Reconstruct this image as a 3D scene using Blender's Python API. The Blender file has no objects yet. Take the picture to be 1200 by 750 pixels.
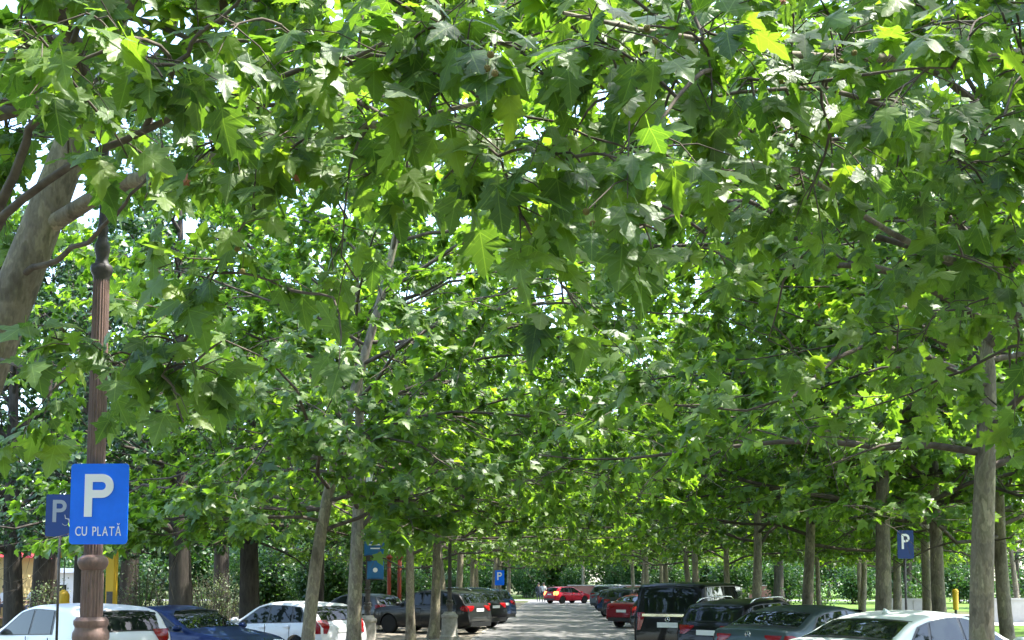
import bpy, bmesh, math, random
import numpy as np
from mathutils import Vector, Matrix

# ------------------------------------------------------------------ camera, sky, sun, exposure
S = bpy.context.scene
COL = S.collection
F_PX, HOR_Y, VP_X = 1300.0, 680.0, 655.0          # measured on the 1200 x 750 photograph
CAM_Z, PITCH = 2.0, math.radians(4.6)
YAW = math.atan((VP_X - 600) / F_PX)
cam_d = bpy.data.cameras.new('camera')
cam_d.sensor_width = 36; cam_d.lens = 36 * F_PX / 1200
SHIFT_Y = ((HOR_Y - 375) - F_PX * math.tan(PITCH)) / 1200
cam_d.shift_y = SHIFT_Y
cam_d.clip_start = 0.05; cam_d.clip_end = 3000
cam = bpy.data.objects.new('camera', cam_d)
cam.location = (0, 0, CAM_Z)
cam.rotation_euler = (math.radians(90) + PITCH, 0, YAW)
COL.objects.link(cam); S.camera = cam

SUN_EL, SUN_AZ = math.radians(65), math.radians(84)   # azimuth clockwise from +Y (along the road)
world = bpy.data.worlds.new('World'); S.world = world; world.use_nodes = True
wn = world.node_tree
sky = wn.nodes.new('ShaderNodeTexSky'); sky.sky_type = 'NISHITA'; sky.sun_disc = False
sky.sun_elevation = SUN_EL; sky.sun_rotation = SUN_AZ
sky.air_density = 1.0; sky.dust_density = 1.6; sky.ozone_density = 1.0
wn.links.new(sky.outputs[0], wn.nodes['Background'].inputs[0])
wn.nodes['Background'].inputs[1].default_value = 0.15
sl = bpy.data.lights.new('sun', 'SUN'); sl.energy = 2.3; sl.angle = math.radians(0.53); sl.color = (1.0, 0.96, 0.88)
sun = bpy.data.objects.new('sun', sl); COL.objects.link(sun)
sdir = Vector((math.sin(SUN_AZ) * math.cos(SUN_EL), math.cos(SUN_AZ) * math.cos(SUN_EL), math.sin(SUN_EL)))
sun.rotation_euler = sdir.to_track_quat('Z', 'Y').to_euler(); sun.location = (0, 0, 40)
S.view_settings.view_transform = 'Standard'; S.view_settings.look = 'None'
S.view_settings.exposure = 2.85; S.view_settings.gamma = 1.0
S.view_settings.use_curve_mapping = False
cy = S.cycles
cy.max_bounces = 8; cy.diffuse_bounces = 4; cy.glossy_bounces = 3; cy.transmission_bounces = 6; cy.transparent_max_bounces = 4
cy.use_denoising = True; cy.sample_clamp_indirect = 6.0
try: cy.denoiser = 'OPENIMAGEDENOISE'; cy.denoising_prefilter = 'ACCURATE'
except Exception: pass
cy.use_adaptive_sampling = True; cy.adaptive_threshold = 0.015

_R = np.array((Matrix.Rotation(YAW, 3, 'Z') @ Matrix.Rotation(math.radians(90) + PITCH, 3, 'X')))
def at(px, py, Y):
    """the point at road distance Y (metres ahead) seen at a pixel of the 1200 x 750 photograph"""
    d = _R @ np.array([(px - 600) / F_PX, (375 - py) / F_PX + SHIFT_Y * 1200 / F_PX, -1.0])
    return np.array([0, 0, CAM_Z]) + d * (Y / d[1])
def ground_x(px, Y): return float(at(px, HOR_Y, Y)[0])
def project(P):
    q = (np.asarray(P) - np.array([0, 0, CAM_Z])) @ _R
    dep = -q[:, 2]
    dd = np.where(dep < 0.05, 0.05, dep)
    return 600 + F_PX * q[:, 0] / dd, 375 - F_PX * (q[:, 1] / dd - SHIFT_Y * 1200 / F_PX), dep

# ------------------------------------------------------------------ materials
M = {}
def mat(name, col=(.5, .5, .5), rough=.6, metal=0.0, spec=.5, coat=0.0, emit=None):
    m = bpy.data.materials.new(name); m.use_nodes = True
    p = m.node_tree.nodes['Principled BSDF']
    p.inputs['Base Color'].default_value = (*col, 1); p.inputs['Roughness'].default_value = rough
    p.inputs['Metallic'].default_value = metal; p.inputs['Specular IOR Level'].default_value = spec
    p.inputs['Coat Weight'].default_value = coat; p.inputs['Coat Roughness'].default_value = .03
    if emit: p.inputs['Emission Color'].default_value = (*emit[0], 1); p.inputs['Emission Strength'].default_value = emit[1]
    M[name] = m
    return m
def nd(m, t, **kw):
    n = m.node_tree.nodes.new(t)
    for k, v in kw.items(): setattr(n, k, v)
    return n
def lk(m, a, b): m.node_tree.links.new(a, b)
def ramp(m, fac, stops):
    r = nd(m, 'ShaderNodeValToRGB'); e = r.color_ramp.elements
    while len(e) < len(stops): e.new(.5)
    for k, (p, c) in enumerate(stops): e[k].position = p; e[k].color = (*c, 1)
    lk(m, fac, r.inputs[0]); return r.outputs[0]
def noise(m, scale, detail=4, rough=.6, vec=None, out='Fac', stretch=None):
    n = nd(m, 'ShaderNodeTexNoise'); n.inputs['Scale'].default_value = scale
    n.inputs['Detail'].default_value = detail; n.inputs['Roughness'].default_value = rough
    if vec is None:
        tc = nd(m, 'ShaderNodeTexCoord'); vec = tc.outputs['Object']
    if stretch:
        mp = nd(m, 'ShaderNodeMapping'); mp.inputs['Scale'].default_value = stretch; lk(m, vec, mp.inputs[0]); vec = mp.outputs[0]
    lk(m, vec, n.inputs['Vector']); return n.outputs[out]
def bump(m, h, strength=.3, dist=.02):
    b = nd(m, 'ShaderNodeBump'); b.inputs['Strength'].default_value = strength; b.inputs['Distance'].default_value = dist
    lk(m, h, b.inputs['Height']); lk(m, b.outputs[0], m.node_tree.nodes['Principled BSDF'].inputs['Normal'])
def P_(m): return m.node_tree.nodes['Principled BSDF']
def mth(m, op, a, b=None):
    n = nd(m, 'ShaderNodeMath', operation=op)
    for k, v in enumerate((a, b)):
        if v is None: continue
        if hasattr(v, 'is_linked') or hasattr(v, 'node'): lk(m, v, n.inputs[k])
        else: n.inputs[k].default_value = v
    return n.outputs[0]

def leaf_mat(name, stops, tint, trans=.42, rough=.42, veins=False, spec=.5):
    m = mat(name, rough=rough, spec=spec)
    a = nd(m, 'ShaderNodeAttribute', attribute_name='rnd'); oi = nd(m, 'ShaderNodeObjectInfo')
    f = mth(m, 'FRACT', mth(m, 'ADD', a.outputs['Fac'], oi.outputs['Random']))
    c = ramp(m, f, stops)
    if veins:
        u = nd(m, 'ShaderNodeAttribute', attribute_name='luv'); sp = nd(m, 'ShaderNodeSeparateXYZ'); lk(m, u.outputs['Vector'], sp.inputs[0])
        ax = mth(m, 'ABSOLUTE', sp.outputs[0]); y = sp.outputs[1]
        a1 = math.radians(50)
        d1 = mth(m, 'ABSOLUTE', mth(m, 'SUBTRACT', mth(m, 'MULTIPLY', ax, math.cos(a1)), mth(m, 'MULTIPLY', y, math.sin(a1))))
        w = nd(m, 'ShaderNodeTexWave'); w.inputs['Scale'].default_value = 2.2; w.inputs['Distortion'].default_value = .6
        mpv = nd(m, 'ShaderNodeMapping'); mpv.inputs['Rotation'].default_value = (0, 0, .9)
        cb = nd(m, 'ShaderNodeCombineXYZ'); lk(m, ax, cb.inputs[0]); lk(m, y, cb.inputs[1]); lk(m, cb.outputs[0], mpv.inputs[0]); lk(m, mpv.outputs[0], w.inputs[0])
        side = mth(m, 'GREATER_THAN', w.outputs['Fac'], .985)
        v = mth(m, 'MAXIMUM', mth(m, 'LESS_THAN', ax, .011), mth(m, 'LESS_THAN', d1, .010))
        v = mth(m, 'MAXIMUM', v, mth(m, 'MULTIPLY', side, .45))
        mx = nd(m, 'ShaderNodeMix', data_type='RGBA'); lk(m, mth(m, 'MULTIPLY', v, .55), mx.inputs['Factor']); lk(m, c, mx.inputs[6]); mx.inputs[7].default_value = (.16, .24, .07, 1)
        c = mx.outputs[2]
        nz = noise(m, 9, 3, .6, u.outputs['Vector']); 
        b = nd(m, 'ShaderNodeBump'); b.inputs['Strength'].default_value = .35; b.inputs['Distance'].default_value = .01
        lk(m, mth(m, 'ADD', nz, mth(m, 'MULTIPLY', v, -.5)), b.inputs['Height']); lk(m, b.outputs[0], P_(m).inputs['Normal'])
    lk(m, c, P_(m).inputs['Base Color'])
    t = nd(m, 'ShaderNodeBsdfTranslucent')
    mt = nd(m, 'ShaderNodeMix', data_type='RGBA', blend_type='MULTIPLY'); mt.inputs['Factor'].default_value = 1
    lk(m, c, mt.inputs[6]); mt.inputs[7].default_value = (*tint, 1); mt.clamp_result = False
    lk(m, mt.outputs[2], t.inputs[0])
    ms = nd(m, 'ShaderNodeMixShader'); ms.inputs[0].default_value = trans
    lk(m, P_(m).outputs[0], ms.inputs[1]); lk(m, t.outputs[0], ms.inputs[2])
    lk(m, ms.outputs[0], m.node_tree.nodes['Material Output'].inputs[0])
    return m
G1 = [(0, (.050, .098, .034)), (.35, (.076, .135, .039)), (.7, (.102, .168, .043)), (.92, (.13, .20, .044)), (1, (.16, .225, .048))]
leaf_mat('plane_leaf', G1, (3.0, 3.25, .60), .48, .45, spec=.48)
leaf_mat('plane_leaf_near', [(p, tuple(np.array(c) * .92)) for p, c in G1], (2.8, 3.1, .62), .42, .45, True, .46)
leaf_mat('lime_leaf', [(0, (.022, .06, .02)), (.6, (.035, .085, .024)), (1, (.06, .12, .03))], (2.4, 2.6, .9), .3, .45)
leaf_mat('shrub_leaf', [(0, (.06, .10, .04)), (.6, (.11, .16, .07)), (1, (.22, .26, .15))], (1.6, 1.6, .8), .3, .5)
leaf_mat('grass_blade', [(0, (.06, .12, .02)), (1, (.11, .18, .035))], (2, 2, .8), .3, .5)

m = mat('plane_bark', rough=.85, spec=.25)
n1 = noise(m, 4.2, 4, .55, stretch=(1, 1, .42)); n2 = noise(m, 16, 6, .75, stretch=(1, 1, .3))
c1 = ramp(m, n1, [(.30, (.11, .092, .072)), (.40, (.17, .148, .112)), (.43, (.25, .215, .165)), (.50, (.205, .18, .142)), (.53, (.31, .27, .195)), (.60, (.215, .20, .135)), (.64, (.42, .37, .255)), (.75, (.30, .26, .19))])
mx = nd(m, 'ShaderNodeMix', data_type='RGBA', blend_type='MULTIPLY'); mx.inputs['Factor'].default_value = .9
lk(m, c1, mx.inputs[6]); lk(m, ramp(m, n2, [(.3, (.5, .48, .45)), (.6, (1, 1, 1))]), mx.inputs[7]); lk(m, mx.outputs[2], P_(m).inputs['Base Color'])
bump(m, n2, .7, .015)
m = mat('branch_bark', rough=.9, spec=.2)
lk(m, ramp(m, noise(m, 7, 4), [(.3, (.06, .048, .04)), (.7, (.15, .125, .10))]), P_(m).inputs['Base Color'])
m = mat('dark_bark', rough=.95, spec=.15)
n2 = noise(m, 9, 6, .7, stretch=(1, 1, .2))
lk(m, ramp(m, n2, [(.3, (.03, .026, .022)), (.7, (.09, .078, .065))]), P_(m).inputs['Base Color']); bump(m, n2, .9, .03)

m = mat('asphalt', rough=.85, spec=.3)
n1 = noise(m, .7, 5, .65); n2 = noise(m, 60, 3, .7)
mx = nd(m, 'ShaderNodeMix', data_type='RGBA', blend_type='MULTIPLY'); mx.inputs['Factor'].default_value = .6
lk(m, ramp(m, n1, [(.3, (.15, .147, .143)), (.7, (.225, .22, .212))]), mx.inputs[6]); lk(m, ramp(m, n2, [(.3, (.5, .5, .5)), (.7, (1.1, 1.1, 1.1))]), mx.inputs[7])
lk(m, mx.outputs[2], P_(m).inputs['Base Color']); bump(m, n2, .4, .006)
m = mat('paving', rough=.9, spec=.25)
n1 = noise(m, 1.1, 6, .7); n2 = noise(m, 25, 4)
mx = nd(m, 'ShaderNodeMix', data_type='RGBA', blend_type='MULTIPLY'); mx.inputs['Factor'].default_value = .6
lk(m, ramp(m, n1, [(.3, (.16, .135, .105)), (.7, (.30, .265, .21))]), mx.inputs[6]); lk(m, ramp(m, n2, [(.3, (.6, .6, .6)), (.7, (1, 1, 1))]), mx.inputs[7])
lk(m, mx.outputs[2], P_(m).inputs['Base Color']); bump(m, n2, .5, .02)
m = mat('lawn', rough=.95, spec=.1)
n1 = noise(m, .35, 6, .7)
lk(m, ramp(m, n1, [(.3, (.07, .12, .025)), (.6, (.10, .17, .03)), (.8, (.13, .15, .05))]), P_(m).inputs['Base Color'])
m = mat('park_soil', rough=.95, spec=.1)
lk(m, ramp(m, noise(m, .5, 6, .7), [(.3, (.06, .065, .028)), (.5, (.075, .09, .03)), (.7, (.12, .10, .07))]), P_(m).inputs['Base Color'])
m = mat('stone', rough=.85, spec=.3)
n1 = noise(m, 6, 5); lk(m, ramp(m, n1, [(.3, (.22, .20, .17)), (.7, (.36, .34, .30))]), P_(m).inputs['Base Color']); bump(m, n1, .4, .01)
m = mat('pale_stone', rough=.8)
n1 = noise(m, 3, 5); lk(m, ramp(m, n1, [(.3, (.34, .32, .29)), (.7, (.44, .42, .39))]), P_(m).inputs['Base Color'])
m = mat('rusty_iron', rough=.6, metal=0, spec=.4)
n1 = noise(m, 11, 6, .75, stretch=(1, 1, .35)); n2 = noise(m, 50, 3)
lk(m, ramp(m, n1, [(.3, (.085, .06, .055)), (.5, (.15, .095, .082)), (.66, (.20, .125, .105)), (.8, (.27, .21, .18))]), P_(m).inputs['Base Color']); bump(m, n2, .35, .006)
m = mat('dark_iron', rough=.5, spec=.4); lk(m, ramp(m, noise(m, 20, 4), [(.3, (.03, .028, .027)), (.7, (.075, .066, .06))]), P_(m).inputs['Base Color'])
m = mat('sign_blue', (.003, .16, .92), .35, spec=.3); lk(m, ramp(m, noise(m, 5, 6, .7), [(.3, (.003, .14, .84)), (.62, (.004, .17, .95)), (.8, (.02, .19, .9))]), P_(m).inputs['Base Color']); mat('sign_blue_shaded', (.004, .032, .16), .4); mat('banner_blue', (.008, .12, .32), .5)  # second sign blue is a copy with shade put into its colour
mat('sign_white', (.82, .82, .84), .4); mat('sign_grey', (.26, .28, .32), .5); mat('galvanised', (.35, .36, .37), .4, .8)  # grey ink is the lettering white darkened to look shaded
m = mat('yellow_paint', (.55, .33, .01), .5); mat('cream_wall', (.62, .50, .24), .8); mat('red_roof', (.5, .04, .06), .6); mat('orange_paint', (.30, .04, .015), .6)
mat('white_paint', (.78, .78, .78), .5); mat('canvas', (.8, .79, .77), .8)
m = mat('brick_wall', rough=.9); lk(m, ramp(m, noise(m, .8, 5), [(.3, (.14, .06, .045)), (.7, (.22, .10, .075))]), P_(m).inputs['Base Color'])
mat('car_glass', (.010, .014, .013), .02, spec=.26); mat('car_trim', (.012, .012, .013), .45); mat('tyre', (.018, .018, .018), .85, spec=.2)
mat('rim', (.45, .46, .47), .3, .9); mat('chrome', (.75, .75, .76), .12, 1.0); mat('plate', (.8, .8, .8), .4); mat('tail_red', (.22, .004, .007), .12, spec=.4)
mat('lamp_clear', (.7, .72, .75), .08, spec=.8); mat('brake_lit', (.8, .15, .03), .2, emit=((1, .22, .05), 1.0)); mat('headliner', (.02, .02, .02), .9)
def paint(n, c, metal=0.0, rough=.35): return mat('paint_' + n, c, rough, metal, .1, .28)
for n, c, me in (('white', (.72, .73, .75), 0), ('blue', (.008, .022, .085), .25), ('black', (.005, .005, .006), 0), ('maroon', (.016, .005, .006), .2), ('navy', (.012, .03, .08), .2),
                 ('red', (.42, .012, .028), 0), ('teal', (.05, .072, .078), .4), ('silver', (.56, .61, .58), .25), ('grey', (.08, .085, .09), .4), ('wine', (.22, .012, .02), .1), ('charcoal', (.02, .021, .022), .2)):
    paint(n, c, me)
mat('lantern_glass', (.75, .74, .68), .15); mat('seed_ball', (.16, .13, .035), .9); mat('seed_ball_brown', (.14, .075, .03), .9); mat('dead_leaf', (.26, .10, .04), .8)
mat('skin', (.42, .25, .18), .6); mat('hair', (.02, .015, .012), .6); mat('shirt_white', (.7, .7, .72), .8); mat('shirt_dark', (.04, .05, .07), .8); mat('trousers', (.05, .06, .09), .8); mat('wood', (.20, .11, .06), .6)

# ------------------------------------------------------------------ object helpers
def tag(o, label=None, cat=None, group=None, kind=None):
    if label: o['label'] = label
    if cat: o['category'] = cat
    if group: o['group'] = group
    if kind: o['kind'] = kind
    return o
def link(name, me, material=None, parent=None, smooth=False):
    o = bpy.data.objects.new(name, me); COL.objects.link(o)
    if material is not None and not me.materials: me.materials.append(M[material] if isinstance(material, str) else material)
    if parent is not None: o.parent = parent
    if smooth: me.polygons.foreach_set('use_smooth', np.ones(len(me.polygons), bool))
    return o
def empty(name, loc=(0, 0, 0), rz=0):
    o = bpy.data.objects.new(name, None); o.location = [float(v) for v in loc]; o.rotation_euler = (0, 0, rz); o.empty_display_size = .2
    COL.objects.link(o); return o
def mesh_np(name, V, F, smooth=False):
    V = np.ascontiguousarray(V, np.float32); F = np.ascontiguousarray(F, np.int32)
    me = bpy.data.meshes.new(name); n, k = F.shape
    me.vertices.add(len(V)); me.vertices.foreach_set('co', V.ravel())
    me.loops.add(n * k); me.loops.foreach_set('vertex_index', F.ravel())
    me.polygons.add(n); me.polygons.foreach_set('loop_start', np.arange(0, n * k, k, dtype=np.int32))
    me.polygons.foreach_set('use_smooth', np.full(n, smooth)); me.update(calc_edges=True)
    return me
class MB:
    def __init__(s): s.v = []; s.f = []
    def add(s, V, F):
        o = len(s.v); s.v += [tuple(map(float, p)) for p in V]; s.f += [tuple(i + o for i in f) for f in F]; return s
    def box(s, c, d, rz=0, taper=1.0):
        x, y, z = d[0] / 2, d[1] / 2, d[2] / 2; V = []
        for sz in (-1, 1):
            t = taper if sz > 0 else 1
            for sx, sy in ((-1, -1), (1, -1), (1, 1), (-1, 1)):
                a, b = sx * x * t, sy * y * t
                V.append((c[0] + a * math.cos(rz) - b * math.sin(rz), c[1] + a * math.sin(rz) + b * math.cos(rz), c[2] + sz * z))
        return s.add(V, [(3, 2, 1, 0), (4, 5, 6, 7), (0, 1, 5, 4), (1, 2, 6, 5), (2, 3, 7, 6), (3, 0, 4, 7)])
    def lathe(s, prof, n=24, c=(0, 0, 0), flute=0, fl_range=None, axis='z'):
        V = []; F = []
        for (r, z) in prof:
            for k in range(n):
                a = 2 * math.pi * k / n; rr = r
                if flute and fl_range and fl_range[0] <= z <= fl_range[1]: rr = r * (1 - .09 * (k % 2))
                p = (rr * math.cos(a), rr * math.sin(a), z)
                if axis == 'y': p = (p[0], p[2], p[1])
                V.append((c[0] + p[0], c[1] + p[1], c[2] + p[2]))
        for j in range(len(prof) - 1):
            for k in range(n):
                a, b = j * n + k, j * n + (k + 1) % n
                F.append((a, b, b + n, a + n))
        F.append(tuple(range(n - 1, -1, -1))); F.append(tuple(range((len(prof) - 1) * n, len(prof) * n)))
        return s.add(V, F)
    def tube(s, pts, r, n=8):
        pts = [Vector([float(q) for q in p]) for p in pts]; rs = r if isinstance(r, (list, tuple)) else [r] * len(pts); V = []; F = []
        for i, p in enumerate(pts):
            t = (pts[min(i + 1, len(pts) - 1)] - pts[max(i - 1, 0)]).normalized()
            u = t.orthogonal() if abs(t.z) > .95 else t.cross(Vector((0, 0, 1))); u.normalize(); w = t.cross(u)
            for k in range(n):
                a = 2 * math.pi * k / n; V.append(p + (u * math.cos(a) + w * math.sin(a)) * rs[i])
        for j in range(len(pts) - 1):
            for k in range(n):
                a, b = j * n + k, j * n + (k + 1) % n; F.append((a, b, b + n, a + n))
        F.append(tuple(range(n - 1, -1, -1))); F.append(tuple(range((len(pts) - 1) * n, len(pts) * n)))
        return s.add(V, F)
    def mesh(s, name):
        me = bpy.data.meshes.new(name); me.from_pydata(s.v, [], s.f); me.update(); return me
    def build(s, name, material, parent=None, smooth=False, bevel=0):
        me = s.mesh(name)
        bm = bmesh.new(); bm.from_mesh(me)
        if bevel: bmesh.ops.bevel(bm, geom=bm.edges[:], offset=bevel, segments=2, affect='EDGES', clamp_overlap=True)
        bmesh.ops.recalc_face_normals(bm, faces=bm.faces[:]); bm.to_mesh(me); bm.free()
        return link(name, me, material, parent, smooth)
def ssmooth(o, deg=40):
    me = o.data; me.polygons.foreach_set('use_smooth', np.ones(len(me.polygons), bool))
    try: me.set_sharp_from_angle(angle=math.radians(deg))
    except Exception: pass

# ------------------------------------------------------------------ the ground
def sheet(name, x0, x1, y0, y1, z, material, nx=2, ny=2, rough=0, seed=0):
    rg = np.random.default_rng(seed)
    X, Y = np.meshgrid(np.linspace(x0, x1, nx), np.linspace(y0, y1, ny)); Z = np.full_like(X, z) + rg.normal(0, 1, X.shape) * rough
    V = np.stack([X.ravel(), Y.ravel(), Z.ravel()], 1)
    i = np.arange((ny - 1) * nx).reshape(ny - 1, nx)[:, :-1].ravel()
    o = link(name, mesh_np(name, V, np.stack([i, i + 1, i + nx + 1, i + nx], 1)), material); o['kind'] = 'structure'; return o
sheet('ground', -900, 900, -300, 1500, -.02, 'park_soil')
sheet('road', -2.9, 2.5, -30, 108, 0.0, 'asphalt')
sheet('cross_road', -60, 60, 108, 116, .004, 'asphalt')
sheet('parking_strip_left', -7.6, -2.9, -30, 100, .0, 'paving')
sheet('parking_strip_right', 2.5, 6.2, -30, 104, .0, 'asphalt')
sheet('lawn', 14, 120, 20, 300, -.006, 'lawn', 40, 40, .01)
sheet('far_lawn', -60, 60, 120, 150, -.004, 'lawn')
sheet('park_path', -40, -9.5, 40, 62, -.004, 'paving')
sheet('terrace', 16, 45, 50, 66, .02, 'pale_stone')
def kerb_row(name, x, y0, y1, step=1.0):
    root = empty(name, (x, y0, 0)); root['kind'] = 'structure'
    mb = MB().box((0, step / 2, .03), (.16, step - .012, .22)); first = mb.build('kerb_stone', 'stone', root, bevel=.012)
    for k in range(1, int((y1 - y0) / step)):
        o = first.copy(); COL.objects.link(o); o.parent = root; o.location = (0, k * step, random.Random(k).uniform(-.008, .008))
kerb_row('kerb_right', 6.28, 14, 104); kerb_row('kerb_left', -7.68, 14, 100)
def kerb_line(name, x, y0, y1):
    o = MB().box((x, (y0 + y1) / 2, .0), (.12, y1 - y0, .03)).build(name, 'stone'); o['kind'] = 'structure'
kerb_line('kerb_flush', -2.95, 14, 100)

# ------------------------------------------------------------------ leaves
HALF = [(.05, -.035), (.17, -.05), (.30, -.02), (.43, -.07), (.40, .05), (.47, .12), (.38, .17), (.52, .27), (.63, .36), (.47, .38), (.36, .44), (.24, .43), (.23, .52), (.30, .60), (.19, .68), (.13, .82), (0, 1.0)]
HALF_MID = [(.42, -.06), (.36, .16), (.62, .36), (.24, .44), (.26, .62), (0, 1.0)]
def leaf_template(half, seed, petiole=True, bend=1.0):
    rg = random.Random(seed)
    right = [(x * rg.uniform(.9, 1.08), y + rg.uniform(-.025, .025)) for x, y in half[:-1]]
    left = [(-x * rg.uniform(.9, 1.08), y + rg.uniform(-.025, .025)) for x, y in half[:-1]]
    pts = [(0, 0)] + right + [half[-1]] + left[::-1]
    sx, sk = rg.uniform(.72, .92), rg.uniform(-.08, .08)
    pts = [(x * sx + sk * y * y, y * .88) for x, y in pts]; c = (0, .25)
    dr, fold, curl = rg.uniform(.12, .42) * bend, rg.uniform(-.05, .30) * bend, rg.uniform(-.25, .25) * bend
    V = [(*c, .0)] + [(x, y, 0) for x, y in pts]
    def Z(x, y):
        r = math.hypot(x, y - .2)
        return -dr * y * y * .8 - fold * abs(x) + .28 * abs(x) * abs(x) * bend * rg.uniform(-.5, 1.2) + curl * x * y - .12 * r * r * rg.uniform(0, 1.5)
    V = [(x, y, Z(x, y)) for x, y, _ in V]; n = len(pts)
    F = [(0, 1 + k, 1 + (k + 1) % n) for k in range(n)]
    V = np.array(V); uv = np.array([(x, y, 0) for x, y, z in V])
    if petiole:
        k = len(V); w = .014
        bx = rg.uniform(-.1, .1)
        V = np.vstack([V, [(-w, 0, V[1, 2]), (w, 0, V[1, 2]), (bx - w, -.32, .10), (bx + w, -.32, .10)]])
        uv = np.vstack([uv, np.zeros((4, 3))])
        F += [(k, k + 2, k + 3), (k, k + 3, k + 1)]
        V[:, 1] += .32; V[:, 0] -= bx; V[:, 2] -= .10
    return V.astype(np.float64), np.array(F), uv
T_NEAR = [leaf_template(HALF, 100 + k, True, (.55, .7, .5, .9, .6, 1.5, .65, 1.1)[k]) for k in range(8)]
T_MID = [leaf_template(HALF_MID, 200 + k, False, 1.1) for k in range(6)]
OVAL = [(.22, .12), (.42, .38), (.34, .68), (0, 1)]
T_OVAL = [leaf_template(OVAL, 300 + k, False, .8) for k in range(3)]
def nrm(a): return a / np.maximum(np.linalg.norm(a, axis=1, keepdims=True), 1e-9)
def frames(D, N):
    y = nrm(D); z = nrm(N - (N * y).sum(1, keepdims=True) * y); return np.cross(y, z), y, z
def leaf_mesh(name, L, templates, material, rg):
    """L = dict P, D, N, S: one mesh of many leaves"""
    X, Y, Z = frames(L['D'], L['N']); ti = L['T'] % len(templates); VV, FF, UU, RR = [], [], [], []; off = 0
    for k, (tv, tf, uv) in enumerate(templates):
        s = np.where(ti == k)[0]
        if not len(s): continue
        v = L['P'][s][:, None, :] + L['S'][s][:, None, None] * (tv[None, :, 0:1] * X[s][:, None] + tv[None, :, 1:2] * Y[s][:, None] + tv[None, :, 2:3] * Z[s][:, None])
        f = tf[None] + (np.arange(len(s)) * len(tv))[:, None, None] + off
        VV.append(v.reshape(-1, 3)); FF.append(f.reshape(-1, 3)); UU.append(np.tile(uv, (len(s), 1))); RR.append(np.repeat(rg.random(len(s)), len(tv))); off += len(s) * len(tv)
    me = mesh_np(name, np.vstack(VV), np.vstack(FF), True)
    me.attributes.new('rnd', 'FLOAT', 'POINT').data.foreach_set('value', np.concatenate(RR).astype(np.float32))
    me.attributes.new('luv', 'FLOAT_VECTOR', 'POINT').data.foreach_set('vector', np.vstack(UU).astype(np.float32).ravel())
    me.materials.append(M[material]); return me
LEAF_ME = []
for k, (tv, tf, uv) in enumerate(T_NEAR):
    me = mesh_np('leaf', tv, tf, True); me.attributes.new('luv', 'FLOAT_VECTOR', 'POINT').data.foreach_set('vector', uv.astype(np.float32).ravel())
    me.materials.append(M['plane_leaf_near']); LEAF_ME.append(me)
def leaf_objects(L, idx, parent):
    X, Y, Z = frames(L['D'][idx], L['N'][idx])
    for j, i in enumerate(idx):
        o = bpy.data.objects.new('leaf', LEAF_ME[L['T'][i] % len(LEAF_ME)]); COL.objects.link(o); o.parent = parent
        s = float(L['S'][i]); p = L['P'][i]
        o.matrix_basis = Matrix([[X[j][r] * s, Y[j][r] * s, Z[j][r] * s, p[r]] for r in range(3)] + [[0, 0, 0, 1]])
def cat_leaves(*Ls): return {k: np.concatenate([l[k] for l in Ls]) for k in Ls[0]}
def sub_leaves(L, m): return {k: v[m] for k, v in L.items()}

# ------------------------------------------------------------------ branches
def tubes(paths, radii, sides):
    """paths [n,k,3], radii [n,k] -> verts, quads"""
    n, k, _ = paths.shape
    t = np.empty_like(paths); t[:, 1:-1] = paths[:, 2:] - paths[:, :-2]; t[:, 0] = paths[:, 1] - paths[:, 0]; t[:, -1] = paths[:, -1] - paths[:, -2]
    t /= np.maximum(np.linalg.norm(t, axis=2, keepdims=True), 1e-9)
    ref = np.where(np.abs(t[:, :1, 2:3]) > .9, np.array([1., 0, 0]), np.array([0, 0, 1.]))
    u = np.cross(t, np.broadcast_to(ref, t.shape)); u /= np.maximum(np.linalg.norm(u, axis=2, keepdims=True), 1e-9); w = np.cross(t, u)
    a = np.arange(sides) * 2 * math.pi / sides
    V = paths[:, :, None] + radii[:, :, None, None] * (np.cos(a)[None, None, :, None] * u[:, :, None] + np.sin(a)[None, None, :, None] * w[:, :, None])
    i = (np.arange(n)[:, None, None] * k + np.arange(k - 1)[None, :, None]) * sides
    s0 = np.arange(sides)[None, None]; s1 = (s0 + 1) % sides
    F = np.stack([i + s0, i + s1, i + sides + s1, i + sides + s0], -1).reshape(-1, 4)
    return V.reshape(-1, 3), F
def wood_mesh(name, batches, material):
    VV, FF, off = [], [], 0
    for p, r, s in batches:
        if not len(p): continue
        v, f = tubes(np.asarray(p, float), np.asarray(r, float), s); VV.append(v); FF.append(f + off); off += len(v)
    me = mesh_np(name, np.vstack(VV), np.vstack(FF), True); me.materials.append(M[material]); return me
def resample(pts, k):
    pts = np.asarray(pts, float); d = np.r_[0, np.cumsum(np.linalg.norm(np.diff(pts, axis=0), axis=1))]
    q = np.linspace(0, d[-1], 200)
    raw = np.stack([np.interp(q, d, pts[:, j]) for j in range(3)], 1)
    w = 25; pad = np.vstack([np.repeat(raw[:1], w, 0), raw, np.repeat(raw[-1:], w, 0)]); ker = np.ones(2 * w + 1) / (2 * w + 1)
    sm = np.stack([np.convolve(pad[:, j], ker, 'valid') for j in range(3)], 1); sm[0] = raw[0]; sm[-1] = raw[-1]
    b = np.linspace(0, 1, 200)[:, None]; blend = np.clip(np.minimum(b, 1 - b) * 8, 0, 1); sm = sm * blend + raw * (1 - blend)
    return sm[np.linspace(0, 199, k).astype(int)]
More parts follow.
